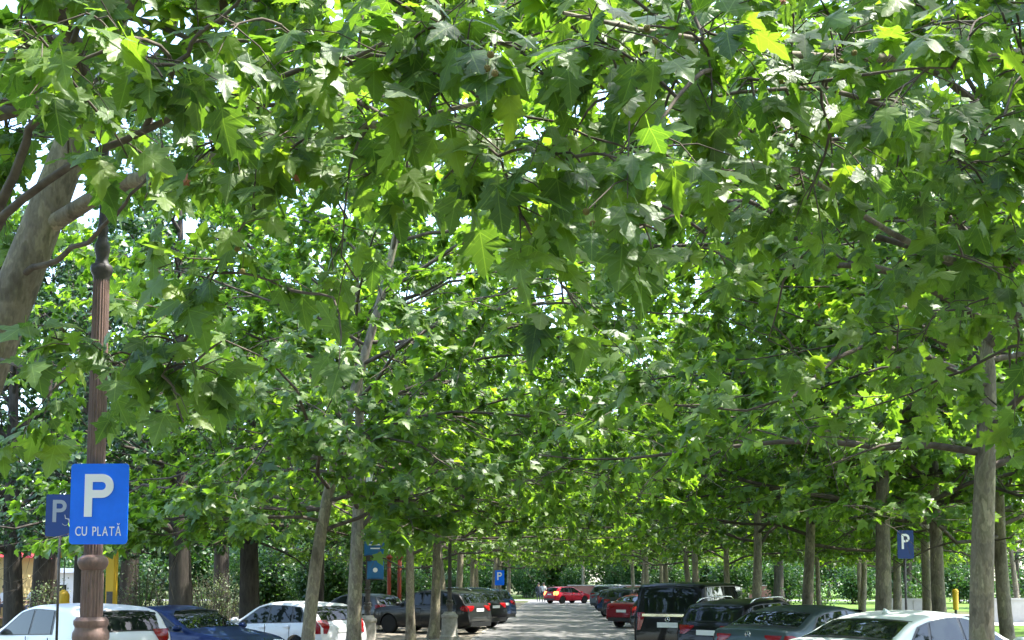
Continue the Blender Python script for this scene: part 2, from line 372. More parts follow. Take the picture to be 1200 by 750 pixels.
def twig_leaves(rg, ends, dirs, lens, per, size, droop=.38, axis=None, face=(0, 0, 0), smin=.6):
    """leaves set along twigs; returns leaf dict"""
    n = len(ends); i = np.repeat(np.arange(n), per); m = len(i)
    f = rg.uniform(.15, 1.05, m)
    base = ends[i] - dirs[i] * (lens[i] * (1 - f))[:, None] + rg.normal(0, .03, (m, 3))
    rad = rg.normal(0, 1, (m, 3)); rad[:, 2] *= .55
    D = dirs[i] * .55 + nrm(rad) * .85 + np.array([0, 0, -1]) * (droop * rg.uniform(.3, 1.9, m))[:, None]
    out = np.zeros((m, 3))
    if axis is not None: out[:, :2] = base[:, :2] - axis; out = nrm(out) * .8
    N = np.array([0, 0, 1.0]) + rg.normal(0, .34, (m, 3)) + out + np.asarray(face)
    return dict(P=base, D=D, N=N, S=size * rg.uniform(smin, 1.25, m), T=rg.integers(0, 1000, m))
def grow_plane(seed, H=11.6, clear=3.7, spread=7.7, lean=(0, 0), n_limb=20, n_sec=11, n_twig=7, per=11, size=.218, r0=.19, path=None, low=1.0, extra=(), floor=3.05, fork=99):
    """a plane tree in local coordinates: trunk path, branch batches, leaves"""
    rg = np.random.default_rng(seed)
    if path is None:
        zz = np.linspace(0, H * .93, 14)
        wob = np.cumsum(rg.normal(0, .05, (14, 2)), 0)
        path = np.stack([lean[0] * zz + wob[:, 0], lean[1] * zz + wob[:, 1], zz], 1); path[0] = 0
    path = resample(path, 26); zmax = path[-1, 2]
    tr = (r0 * np.where(path[:, 2] > fork, .55, 1.0)) * (1.0 - .88 * np.clip((path[:, 2]) / zmax, 0, 1) ** 1.15); tr[0] *= 1.35; tr[1] *= 1.12
    L1p, L1r, L2p, L2r, L3p, L3r = [], [], [], [], [], []; ends, dirs, lens = [], [], []
    for k in range(n_limb + len(extra)):
        f = min(k / (n_limb - 1), 1.0); h = clear + (zmax - clear - .2) * f ** 1.2
        base = np.array([np.interp(h, path[:, 2], path[:, j]) for j in range(3)])
        az = k * 2.39996 + rg.normal(0, .3); el = math.radians(16 + 42 * f + rg.normal(0, 7)); Lk = (spread * (1 - .5 * f ** 1.6)) * rg.uniform(.82, 1.15)
        if k >= n_limb: h, az, el, Lk = extra[k - n_limb][:4]; f = .1; az += rg.normal(0, .12); h += rg.normal(0, .15); el = math.radians(el + rg.normal(0, 5)); Lk *= rg.uniform(.85, 1.1)
        base = np.array([np.interp(h, path[:, 2], path[:, j]) for j in range(3)])
        q = [base]; d_el = math.radians(rg.uniform(22, 46) * (1 - f) * low); ns = 9
        for s in range(ns):
            az += rg.normal(0, .10); a = az + rg.normal(0, .12); e = el - d_el * (s / ns) + rg.normal(0, .13)
            q.append(q[-1] + np.array([math.cos(a) * math.cos(e), math.sin(a) * math.cos(e), math.sin(e)]) * Lk / ns)
            if q[-1][2] < floor + .15 and s > 1: q[-1][2] = floor + .15 + rg.random() * .1
        q = np.array(q); rl = r0 * (.33 if k < n_limb or len(extra[k - n_limb]) < 5 else .62) * (1 - .5 * f); rr = rl * np.linspace(1, .16, ns + 1); L1p.append(q); L1r.append(rr)
        for s in range(n_sec):
            g = .10 + .90 * (s + rg.random()) / n_sec; j = min(int(g * ns), ns - 1); b = q[j] + (q[j + 1] - q[j]) * (g * ns - j)
            t = nrm((q[j + 1] - q[j])[None])[0]; sd = np.cross(t, [0, 0, 1]); sd /= np.linalg.norm(sd) + 1e-9
            sgn = 1 if s % 2 else -1; d = t * rg.uniform(.4, .9) + sd * sgn * rg.uniform(.5, 1.0) + np.array([0, 0, rg.normal(.12, .3)]); d /= np.linalg.norm(d)
            l2 = Lk * (.38 - .20 * g) * rg.uniform(.7, 1.3) + .25; p2 = [b]
            for _ in range(4):
                d = d + rg.normal(0, .14, 3) + np.array([0, 0, -.05]); d /= np.linalg.norm(d); p2.append(p2[-1] + d * l2 / 4)
            p2 = np.array(p2); L2p.append(p2); L2r.append(max(rl * (1 - g) * .5, .007) * np.linspace(1, .4, 5))
            for w in range(n_twig):
                gg = .15 + .85 * (w + rg.random()) / n_twig; jj = min(int(gg * 4), 3); bb = p2[jj] + (p2[jj + 1] - p2[jj]) * (gg * 4 - jj)
                dd = nrm((p2[jj + 1] - p2[jj])[None])[0] * .5 + rg.normal(0, .55, 3) * np.array([1, 1, .7]); dd /= np.linalg.norm(dd) + 1e-9
                l3 = rg.uniform(.22, .55); mid = bb + dd * l3 * .55 + np.array([0, 0, .02]); e3 = bb + dd * l3 + np.array([0, 0, -.05])
                L3p.append([bb, e3]); L3r.append([.006, .003]); ends.append(e3); dirs.append(dd); lens.append(l3)
    leaves = twig_leaves(rg, np.array(ends), np.array(dirs), np.array(lens), per, size, axis=path[10, :2])
    leaves = sub_leaves(leaves, leaves['P'][:, 2] > floor + rg.normal(0, .12, len(leaves['S'])) + .5 * np.maximum(0, np.sin(leaves['P'][:, 0] * 1.5 + seed) * np.cos(leaves['P'][:, 1] * 1.3 + seed)))
    return dict(path=path, tr=tr, batches=[(L1p, L1r, 6), (L2p, L2r, 4), (L3p, L3r, 3)], leaves=leaves, rg=rg)
def tree_parts(t, root, leaf_material='plane_leaf', templates=T_MID, bark='plane_bark', trunk_sides=14):
    tm = wood_mesh('trunk', [([t['path']], [t['tr']], trunk_sides)], bark)
    bm_ = wood_mesh('branches', t['batches'], 'branch_bark' if bark == 'plane_bark' else bark)
    cm = leaf_mesh('crown', t['leaves'], templates, leaf_material, t['rg'])
    for n, me in (('trunk', tm), ('branches', bm_), ('crown', cm)):
        o = link(n, me, None, root)
        if n != 'trunk': o['kind'] = 'stuff'
    return root
def copy_tree(src, loc, rz, sc, label, group):
    r = src.copy(); COL.objects.link(r); r.location = loc; r.rotation_euler = (0, 0, rz); r.scale = (sc, sc, sc); r['label'] = label; r['group'] = group
    for ch in list(src.children):
        c = ch.copy(); COL.objects.link(c); c.parent = r
    return r
def nearest_in_view(L, base, rz, n, margin=10, max_d=40):
    c, s = math.cos(rz), math.sin(rz); P = L['P']; W = np.stack([P[:, 0] * c - P[:, 1] * s, P[:, 0] * s + P[:, 1] * c, P[:, 2]], 1) + np.asarray(base)
    px, py, d = project(W); ok = (px > -margin) & (px < 1200 + margin) & (py > -margin) & (py < 750) & (d > .5) & (d < max_d)
    i = np.where(ok)[0]; return i[np.argsort(d[i] / L['S'][i])][:n]

# ------------------------------------------------------------------ plane trees along the street
RIGHT_G, LEFT_G = 'plane trees in the row beside the black van', 'plane trees in the row beside the dark SUVs'
def near_tree(seed, base, rz, label, group, n_parts, **kw):
    t = grow_plane(seed, **kw); root = empty('plane_tree', base, rz); tag(root, label, 'tree', group)
    idx = nearest_in_view(t['leaves'], base, rz, n_parts)
    keep = np.ones(len(t['leaves']['S']), bool); keep[idx] = False
    leaf_objects(t['leaves'], idx, root); t['leaves'] = sub_leaves(t['leaves'], keep)
    tree_parts(t, root); return root
def lean_path(pts, base):
    return np.array([np.asarray(p) - np.asarray(base) for p in pts])

# first tree on the right: straight grey trunk that forks at about five metres
bR1 = np.array([ground_x(1147, 15.2), 15.2, 0])
near_tree(11, bR1, .6, 'plane tree with straight grey trunk rising through the silver car\'s roofline', RIGHT_G, 260, clear=3.5, H=12, r0=.175, spread=7.4, lean=(.004, .0), low=1.05, floor=3.45, fork=5.1, extra=[(5.0, 2.2, 48, 4.5, 1), (5.0, -.7, 52, 4.5, 1), (5.6, 2.75, 24, 8.0), (5.8, 2.45, 20, 8.2), (6.6, 2.7, 18, 8.2), (7.6, 2.5, 20, 8.0), (8.6, 2.7, 20, 7.6)])
# second tree on the left: slanting trunk in front of the white hatchback
bL2 = np.array([ground_x(358, 20.0), 20.0, 0])
pL2 = lean_path([bL2, at(366, 680, 20), at(378, 590, 20), at(420, 440, 20), at(462, 300, 20.2), at(480, 200, 20.4), at(500, 80, 20.6), at(505, -60, 20.8)], bL2)
near_tree(12, bL2, 0, 'slanting plane tree whose trunk rises in front of the white hatchback', LEFT_G, 260, clear=2.9, r0=.125, spread=7.2, path=pL2, low=1.4, floor=2.6, extra=[(3.0, -2.5, 4, 3.8), (3.3, -2.9, 6, 4.4), (3.4, -.6, 6, 3.2), (4.3, -2.3, 12, 4.4), (4.6, -.9, 10, 4.2), (4.6, .1, 14, 7.5), (5.6, -.25, 14, 8.0), (6.4, .2, 16, 7.6), (7.4, -.1, 16, 7.5), (8.4, .1, 18, 7.0)])

# the shared kinds, each a full tree of its own at the place of its first tree
variants = []
spots_R = [25.8, 30.6, 38.5, 45.5, 53.0, 60, 67.5, 75, 82, 90, 98]
spots_L = [25.0, 34.5, 38.2, 46, 53, 60.5, 68, 75, 83, 91, 99]
protos = {}
def place(kind_seed, loc, rz, sc, label, group, **kw):
    if kind_seed not in protos:
        t = grow_plane(kind_seed, **kw); r = empty('plane_tree', loc, rz); r.scale = (sc,) * 3; tag(r, label, 'tree', group); tree_parts(t, r); protos[kind_seed] = r; return r
    return copy_tree(protos[kind_seed], loc, rz, sc, label, group)
rr = random.Random(5)
EXT = [(4.4, .15, 14, 7.0), (5.4, 3.0, 16, 7.2), (6.4, -.2, 18, 7.0), (7.2, 3.4, 20, 7.0), (8.2, .1, 22, 6.4), (8.8, 3.1, 24, 6.4)]
KW = {21: dict(extra=EXT, clear=3.3, low=1.3, floor=3.6), 22: dict(extra=EXT, clear=2.9, low=1.4, lean=(.05, .02), r0=.16), 23: dict(extra=EXT, clear=3.3, H=12.5, low=1.25, r0=.19), 24: dict(extra=EXT, clear=2.8, low=1.45, lean=(-.03, .05), r0=.15)}
labR = 'plane tree with slim pale trunk in the row beside the black van'
labL = 'plane tree with slim pale trunk in the row beside the dark SUVs'
xR = {25.8: ground_x(1028, 25.8), 30.6: ground_x(944, 30.6), 38.5: ground_x(883, 38.5), 45.5: ground_x(853, 45.5)}
for k, y in enumerate(spots_R):
    x = xR.get(y, 6.7 + rr.uniform(-.3, .3)); lb = labR
    if y == 25.8: lb = 'plane tree standing between the silver car and the teal sedan'
    if y == 38.5: lb = 'plane tree whose pale trunk rises right behind the black van roof'
    if y == 45.5: lb = 'plane tree standing next beyond the one behind the black van'
    if y == 30.6: lb = 'plane tree standing just behind the teal sedan, beside the roof rails'
    place(21 + k % 4, (x, y, 0), rr.choice((0, math.pi)) + rr.uniform(-.35, .35), rr.uniform(.92, 1.06), lb, RIGHT_G, **KW[21 + k % 4])
xL = {25.0: ground_x(416, 25.0), 34.5: ground_x(482, 34.5), 38.2: ground_x(508, 38.2)}
for k, y in enumerate(spots_L):
    x = xL.get(y, -4.7 + rr.uniform(-.3, .3)); lb = labL
    if y == 25.0: lb = 'slim plane tree standing beside the white hatchback and the blue banner'
    if y == 46: lb = 'plane tree standing between the black crossover and the navy SUV'
    if y == 34.5: lb = 'plane tree with smooth pale trunk in front of the black crossover'
    if y == 38.2: lb = 'plane tree with thicker trunk beside the stone lamp pedestal'
    place(21 + (k + 2) % 4, (x, y, 0), rr.choice((0, math.pi)) + rr.uniform(-.35, .35), rr.uniform(.88, 1.04), lb, LEFT_G, **KW[21 + (k + 2) % 4])
# second row on the lawn side
for k, (px, y) in enumerate(((1106, 27), (1180, 26), (1085, 36), (1150, 42), (1052, 45), (1010, 52), (1090, 56), (960, 60), (1010, 68), (1190, 60))):
    place(21 + k % 4, (ground_x(px, y), y, 0), rr.uniform(0, 6.28), rr.uniform(.92, 1.05), ('second-row plane tree between the thin sign post and the straight grey trunk' if k == 0 else 'second-row plane tree in front of the longer low pale wall' if k == 1 else 'plane tree of the second row, on the lawn side behind the parked cars'), 'plane trees of the second row on the lawn side', **KW[21 + k % 4])
# trees closing the far end
for k in range(22):
    place(21 + k % 4, (-46 + (k % 14) * 7.0 + rr.uniform(-1.5, 1.5) + (24 if k > 13 else 0), (126 if k < 14 else 146) + rr.uniform(-2, 8), 0), rr.uniform(0, 6.28), rr.uniform(1.0, 1.35), 'tree in the belt closing the far end of the street', 'trees closing the far end', **KW[21 + k % 4])

# ------------------------------------------------------------------ dark lime trees in the park on the left
def grow_lime(seed, H=14, clear=3.2, spread=5.0, r0=.34):
    return grow_plane(seed, H=H, clear=clear, spread=spread, n_limb=19, n_sec=9, n_twig=7, per=12, size=.175, r0=r0, low=1.2)
LIME_G = 'dark broadleaf trees in the park'
lime = {}
for k, (px, y, sc, lb) in enumerate(((214, 29.5, 1.0, 'dark-trunked park tree behind the blue car, by the pale shrubs'), (292, 35.5, 1.0, 'dark-trunked park tree behind the white hatchback roof'),
        (18, 31, .85, 'thin dark park tree in front of the cream kiosk'), (98, 33, .9, 'dark park tree behind the yellow post'), (150, 44, 1.15, 'tall dark park tree of the deeper park'), (370, 47, 1.1, 'tall dark park tree of the deeper park'),
        (60, 52, 1.2, 'tall dark park tree of the deeper park'), (260, 58, 1.3, 'tall dark park tree of the deeper park'), (430, 62, 1.1, 'tall dark park tree of the deeper park'), (340, 74, 1.3, 'tall dark park tree of the deeper park'), (500, 85, 1.2, 'tall dark park tree of the deeper park'), (-80, 46, 1.2, 'tall dark park tree of the deeper park'), (-30, 40, 1.1, 'tall dark park tree of the deeper park'), (48, 43, 1.1, 'tall dark park tree of the deeper park'))):
    s = 31 + k % 2; loc = (ground_x(px, y), y, 0)
    if s not in lime:
        t = grow_lime(s); r = empty('park_tree', loc, rr.uniform(0, 6.28)); r.scale = (sc,) * 3; tag(r, lb, 'tree', LIME_G); tree_parts(t, r, 'lime_leaf', T_OVAL, 'dark_bark'); lime[s] = r
    else: copy_tree(lime[s], loc, rr.uniform(0, 6.28), sc, lb, LIME_G)
# trees behind the lawn on the right
for k, (x, y) in enumerate(((24, 78), (33, 82), (42, 76), (52, 84), (30, 100), (18, 92), (60, 74), (40, 64))):
    copy_tree(lime[31 + k % 2], (x, y, 0), rr.uniform(0, 6.28), rr.uniform(.9, 1.3), 'dark tree of the wood beyond the sunny lawn', 'trees beyond the lawn')

# thickets of understorey that close the views under the crowns
# ------------------------------------------------------------------ the two nearest trees, whose boughs hang into the view
def near_boughs(seed, base, limbs, clusters, crown_kw, label, group, n_parts, fruit, dead=(), crown_rz=0):
    rg = np.random.default_rng(seed); base = np.asarray(base, float)
    t = grow_plane(seed, **crown_kw); root = empty('plane_tree', base); tag(root, label, 'tree', group)
    Lp, Lr, allpts = [], [], []
    for pts, r0, r1 in limbs:
        q = resample(np.array([p - base for p in pts]), 18); q[1:-1] += rg.normal(0, .012, (16, 3)); Lp.append(q); Lr.append(np.linspace(r0, r1, 18)); allpts.append(q[3:])
    allpts = np.vstack(allpts); Bp, Br, Tp, Tr, ends, dirs, lens = [], [], [], [], [], [], []
    def spray(tgt, n_tw, d0):
        for w in range(n_tw):
            dd = d0 * .55 + rg.normal(0, .6, 3) * np.array([1, 1, .6]); dd /= np.linalg.norm(dd); l3 = rg.uniform(.18, .42); bb = tgt - d0 * rg.uniform(0, .35)
            e3 = bb + dd * l3 + np.array([0, 0, -.04]); Tp.append([bb, bb + dd * l3 * .55 + [0, 0, .015], e3]); Tr.append([.005, .0035, .0025]); ends.append(e3); dirs.append(dd); lens.append(l3)
    for (tgt, n_tw) in clusters:
        tgt = np.asarray(tgt) - base; d = np.linalg.norm(allpts - tgt, axis=1) + rg.random(len(allpts)) * .25; b = allpts[np.argmin(d)]
        v = tgt - b; ln = np.linalg.norm(v); mid1 = b + v * .35 + np.array([0, 0, .10 * ln]) + rg.normal(0, .05, 3) * ln; mid2 = b + v * .72 + np.array([0, 0, .08 * ln]) + rg.normal(0, .04, 3) * ln
        q = resample([b, mid1, mid2, tgt], 7); Bp.append(q); Br.append(np.linspace(.007 + .006 * ln, .005, 7)); allpts = np.vstack([allpts, q[3:]])
        spray(tgt, n_tw, nrm((q[-1] - q[-3])[None])[0])
    L = twig_leaves(rg, np.array(ends), np.array(dirs), np.array(lens), 5, .225, .62, None, (-.05, -.62, 0), .4)
    idx = nearest_in_view(L, base, 0, n_parts); keep = np.ones(len(L['S']), bool); keep[idx] = False
    leaf_objects(L, idx, root)
    rest = sub_leaves(L, keep)
    o = link('near_foliage', leaf_mesh('near_foliage', rest, T_NEAR, 'plane_leaf_near', rg), None, root); o['kind'] = 'stuff'
    tm = wood_mesh('trunk', [([t['path']], [t['tr']], 20)], 'plane_bark'); link('trunk', tm, None, root)
    for (pts, r0, r1), q, r in zip(limbs, Lp, Lr): link('limb', wood_mesh('limb', [([q], [r], 10)], 'branch_bark' if r0 < .05 else 'plane_bark'), None, root)
    o = link('branches', wood_mesh('branches', t['batches'] + [(Bp, Br, 6), (Tp, Tr, 4)], 'branch_bark'), None, root); o['kind'] = 'stuff'
    o = link('crown', leaf_mesh('crown', t['leaves'], T_MID, 'plane_leaf', t['rg']), None, root); o['kind'] = 'stuff'
    fm = None
    for k, (px, py, Y) in enumerate(fruit):
        p = at(px, py, Y) - base
        if fm is None:
            bm = bmesh.new(); bmesh.ops.create_icosphere(bm, subdivisions=3, radius=.017); r2 = random.Random(3)
            for v in bm.verts: v.co *= 1 + r2.uniform(-.09, .09)
            fm = bpy.data.meshes.new('seed_ball'); bm.to_mesh(fm); bm.free(); fm.materials.append(M['seed_ball'])
        o = link('seed_ball', fm, None, root); o.location = p
        MBs = MB().tube([p + [0, 0, .015], p + [.006, .004, .09], p + [.0, .01, .16]], .0016, 4); MBs.build('seed_stalk', 'branch_bark', root)
    for k, (px, py, Y) in enumerate(dead):
        o = bpy.data.objects.new('withered_leaf', dead_me[k % 2]); COL.objects.link(o); o.parent = root; o.location = at(px, py, Y) - base; o.rotation_euler = (1.9 + k, .4 * k, k * 1.3); o.scale = (.085,) * 3
    return root
dead_me = []
for k in range(2):
    tv, tf, uv = leaf_template(HALF_MID, 900 + k, False, 2.5); me = mesh_np('withered_leaf', tv * [.6, 1, 1.6], tf, False); me.materials.append(M['dead_leaf']); dead_me.append(me)

bL1 = np.array([at(-125, 700, 9.2)[0], 9.2, 0.0])
trunkL = lean_path([bL1, at(-85, 600, 9.2), at(-18, 430, 9.2), at(32, 310, 9.2), at(75, 200, 9.25), at(105, 110, 9.3), at(145, 0, 9.4), at(175, -120, 9.6), at(200, -380, 9.8)], bL1)
limbs_L = [
 ([at(62, 262, 9.2), at(120, 228, 8.9), at(160, 210, 8.5), at(250, 185, 8.0), at(330, 165, 7.5), at(440, 152, 7.0), at(560, 120, 6.6)], .075, .012),
 ([at(-30, 300, 7.6), at(30, 222, 7.2), at(90, 185, 6.9), at(165, 155, 6.7), at(250, 118, 6.5), at(360, 75, 6.3), at(470, 50, 6.1), at(560, 20, 6.0)], .032, .009),
 ([at(-10, 270, 8.0), at(14, 215, 7.8), at(38, 140, 7.6), at(80, 70, 7.3), at(110, -30, 7.0)], .04, .015),
 ([at(30, 320, 9.1), at(75, 300, 8.7), at(110, 275, 8.3), at(145, 245, 7.9), at(185, 190, 7.5)], .028, .008),
 ([at(300, 120, 6.6), at(420, 62, 6.1), at(500, 75, 5.8), at(590, 130, 5.6), at(690, 158, 5.5), at(760, 186, 5.4)], .014, .005),
 ([at(480, 60, 5.9), at(505, 95, 5.7), at(545, 150, 5.6), at(570, 170, 5.5)], .009, .004),
 ([at(-5, 420, 8.6), at(60, 440, 7.4), at(110, 430, 6.9), at(160, 422, 6.6), at(215, 405, 6.5)], .016, .005),
 ([at(170, 150, 6.7), at(190, 100, 6.4), at(235, 40, 6.2), at(300, -20, 6.1)], .02, .008)]
rc = random.Random(77)
cl_L = [(at(x, y, Y), n) for x, y, Y, n in (
 (150, 60, 5.2, 3), (190, 90, 5.1, 3), (40, 110, 5.6, 3), (30, 20, 5.2, 3), (100, 15, 5.0, 3), (250, 110, 5.6, 3), (150, 185, 6.0, 2), (270, 140, 5.8, 3), (340, 60, 5.8, 3), (380, 110, 6.0, 3),
 (265, 290, 6.2, 3), (300, 245, 6.2, 3), (250, 320, 6.4, 2), (345, 345, 6.6, 1), (60, 395, 6.6, 3), (20, 385, 6.8, 3), (110, 425, 6.6, 2), (170, 395, 6.4, 3), (190, 440, 6.4, 2), (240, 430, 6.6, 3), (260, 400, 6.5, 2), (130, 440, 6.6, 2),
 (215, 495, 6.3, 1), (45, 478, 7.2, 3), (28, 505, 7.4, 2), (400, 395, 6.0, 1), (440, 60, 5.7, 3), (480, 40, 5.6, 3), (520, 20, 5.5, 3), (560, 60, 5.4, 3), (600, 50, 5.3, 3), (640, 90, 5.3, 3), (590, 200, 5.4, 3), (640, 180, 5.3, 3), (600, 240, 5.4, 2),
 (560, 180, 5.5, 3), (680, 190, 5.2, 3), (735, 190, 5.0, 2), (620, 265, 5.4, 1), (520, 210, 5.8, 2), (470, 180, 6.2, 3), (420, 210, 6.4, 3), (400, 300, 7.2, 2), (420, 330, 7.2, 2), (300, 180, 6.4, 3), (230, 190, 6.4, 3), (330, 30, 5.6, 3), (270, 30, 5.4, 3),
 (660, 355, 5.8, 1), (675, 360, 5.8, 1))]
cl_L += [(at(x, y, Y), n) for x, y, Y, n in ((8, 150, 10.4, 4), (30, 195, 10.6, 4), (2, 215, 10.6, 4), (20, 110, 10.2, 4), (45, 140, 10.6, 4), (110, 150, 10.4, 4), (90, 180, 10.8, 4), (150, 165, 10.8, 4), (165, 205, 11, 4), (130, 225, 11, 4), (135, 200, 10.4, 3), (5, 260, 10.8, 4), (170, 232, 7.4, 3), (200, 215, 7.0, 3), (90, 120, 6.8, 3), (270, 200, 6.8, 3), (350, 190, 6.6, 3), (390, 160, 6.5, 3), (450, 120, 6.2, 3))]
for k in range(22): cl_L.append((at(rc.uniform(-20, 640), rc.uniform(-70, 50), rc.uniform(6.5, 9.5)), 3))
for k in range(48):
    x, y, d = rc.uniform(-40, 560), rc.uniform(-60, 215), rc.uniform(5.4, 8.2)
    if not (x < 125 and y > 120): cl_L.append((at(x, y, d), rc.choice((2, 3, 3))))
near_boughs(41, bL1, limbs_L, cl_L, dict(path=trunkL, clear=5.9, spread=5.2, r0=.255, n_limb=18, n_sec=8, per=10, low=.9), 'leaning plane tree with mottled tan bark beside the fluted lamp post', 'plane trees whose boughs hang over the street', 300,
 [(575, 64, 5.0), (580, 86, 5.0), (571, 80, 5.05), (758, 33, 5.4), (768, 48, 5.4), (730, 64, 5.3), (707, 101, 5.4), (278, 292, 6.0), (284, 318, 6.0), (687, 248, 5.2), (376, 90, 6.0), (384, 102, 6.0), (695, 262, 5.2)],
 [(218, 217, 6.2), (590, 135, 5.4), (578, 238, 5.4), (345, 205, 6.3)])
bR0 = np.array([6.35, 9.6, 0.0])
limbs_R = [
 ([bR0 + [0, 0, 4.6], at(1330, 250, 9.4), at(1150, 330, 9.0), at(1080, 295, 8.7), at(1000, 250, 8.4), at(930, 190, 8.1), at(850, 140, 7.8)], .055, .012),
 ([bR0 + [0, 0, 5.2], at(1340, 60, 9.0), at(1180, 60, 8.2), at(1040, 75, 7.4), at(900, 60, 6.7), at(780, 40, 6.1), at(660, 15, 5.7)], .06, .010),
 ([bR0 + [0, 0, 4.9], at(1320, 170, 8.8), at(1200, 175, 8.0), at(1080, 150, 7.3), at(985, 80, 6.9), at(890, 110, 6.5), at(800, 120, 6.2)], .045, .008),
 ([bR0 + [0, 0, 4.3], at(1330, 380, 9.6), at(1190, 400, 9.6), at(1130, 436, 9.8), at(1080, 455, 9.8), at(1010, 480, 9.9)], .03, .006),
 ([bR0 + [0, 0, 5.8], at(1300, -60, 8.5), at(1120, -50, 7.2), at(960, -30, 6.4), at(800, -10, 5.8)], .05, .012)]
cl_R = [(at(x, y, Y), n) for x, y, Y, n in (
 (835, 105, 5.6, 2), (755, 205, 4.9, 2), (790, 190, 5.2, 2), (735, 275, 5.0, 2), (770, 270, 5.1, 2), (700, 45, 5.2, 3), (760, 30, 5.4, 3), (820, 30, 5.8, 3), (880, 90, 6.4, 3), (965, 95, 6.0, 2), (975, 180, 6.3, 2), (940, 215, 7.0, 3), (880, 230, 7.2, 3), (860, 200, 6.8, 2),
 (1115, 80, 5.9, 2), (1150, 20, 6.2, 3), (1060, 40, 6.4, 3), (1000, 30, 6.4, 3), (1130, 210, 7.2, 3), (1180, 240, 7.4, 3), (1190, 130, 6.8, 3), (1090, 140, 6.9, 3), (1020, 140, 6.8, 3), (1080, 305, 8.2, 3), (1170, 320, 8.2, 3), (1190, 370, 8.4, 3), (1120, 370, 8.6, 2),
 (940, 300, 8.6, 2), (1000, 290, 8.6, 2), (820, 290, 7.8, 2), (850, 310, 8.0, 1), (1080, 400, 9.2, 2), (1040, 420, 9.4, 2), (1190, 440, 9.0, 2), (900, 400, 9.0, 1), (930, 410, 9.0, 1), (720, 90, 5.4, 3), (800, 80, 5.7, 3), (690, 10, 5.2, 3), (930, 20, 6.0, 3), (910, 150, 6.7, 3), (1050, 200, 7.4, 3), (1110, 260, 8.0, 2))]
cl_R += [(at(x, y, Y), n) for x, y, Y, n in ((1150, 290, 9.0, 3), (1165, 345, 9.4, 3), (1190, 480, 9.8, 2), (1100, 420, 9.6, 3), (1060, 450, 9.8, 2), (1110, 330, 9.0, 3), (1150, 250, 8.6, 3), (1185, 290, 8.8, 3), (1050, 370, 9.4, 3), (1000, 400, 9.6, 2))]
for k in range(14): cl_R.append((at(rc.uniform(500, 780), rc.uniform(-60, 40), rc.uniform(7, 10)), 4))
for k in range(26): cl_R.append((at(rc.uniform(600, 1230), rc.uniform(-70, 50), rc.uniform(6.5, 9.8)), 3))
for k in range(60): cl_R.append((at(rc.uniform(640, 1230), rc.uniform(-60, 240), rc.uniform(5.8, 9.0)), rc.choice((2, 3, 3))))
near_boughs(42, bR0, limbs_R, cl_R, dict(clear=4.6, H=12.5, spread=4.9, r0=.21, n_limb=18, n_sec=8, per=10, low=.9), 'plane tree whose boughs hang over the parked silver car and road', 'plane trees whose boughs hang over the street', 300,
 [(1001, 62, 6.2), (915, 95, 6.2), (985, 72, 6.3)], [(918, 5, 6.2), (1173, 68, 6.6), (826, 152, 6.0), (960, 355, 8.6)])

# the row goes on beside the viewer; their crowns roof the near boughs
loc = (6.3, 1.6, 0); t = grow_plane(43, clear=5.2, H=12.5, r0=.2, spread=6.4, floor=5.0); r = empty('plane_tree', loc, 1.0); tag(r, 'high-crowned plane tree roofing the street over the viewpoint', 'tree', 'plane trees whose boughs hang over the street'); tree_parts(t, r)
copy_tree(r, (-4.9, .4, 0), 3.3, 1.0, 'high-crowned plane tree roofing the street over the viewpoint', 'plane trees whose boughs hang over the street')
for k, (x, y, q) in enumerate(((-11, -14, 1.0), (-4.8, -9, 1.05), (6.4, -7, .98), (13, -10, 1.1), (-5, -19, 1.0), (6.2, -17, 1.05), (-18, -4, 1.1), (19, -2, 1.1), (0, -34, 1.2), (11, -26, 1.2), (-12, -28, 1.2))):  # unseen trees added so the car glass reflects less open sky
    copy_tree(protos[21 + k % 4], (x, y, 0), k * 1.7, q, 'unseen plane tree added farther back along the street, behind the viewpoint', 'plane trees behind the viewpoint')
for k, (x, y, q) in enumerate(((-22, 8, 1.0), (-26, 16, 1.1), (-20, -8, 1.1), (-30, 2, 1.2), (20, 8, 1.0), (25, 14, 1.1), (28, 2, 1.2), (22, -12, 1.1), (0, -46, 1.3), (-8, -42, 1.2), (9, -40, 1.2))):  # unseen side trees added to darken glass reflections and cut horizon light
    copy_tree(lime[31 + k % 2], (x, y, 0), k * 1.3, q, 'unseen dark broadleaf tree added to flank the street beside the viewpoint', 'broadleaf trees flanking the viewpoint')
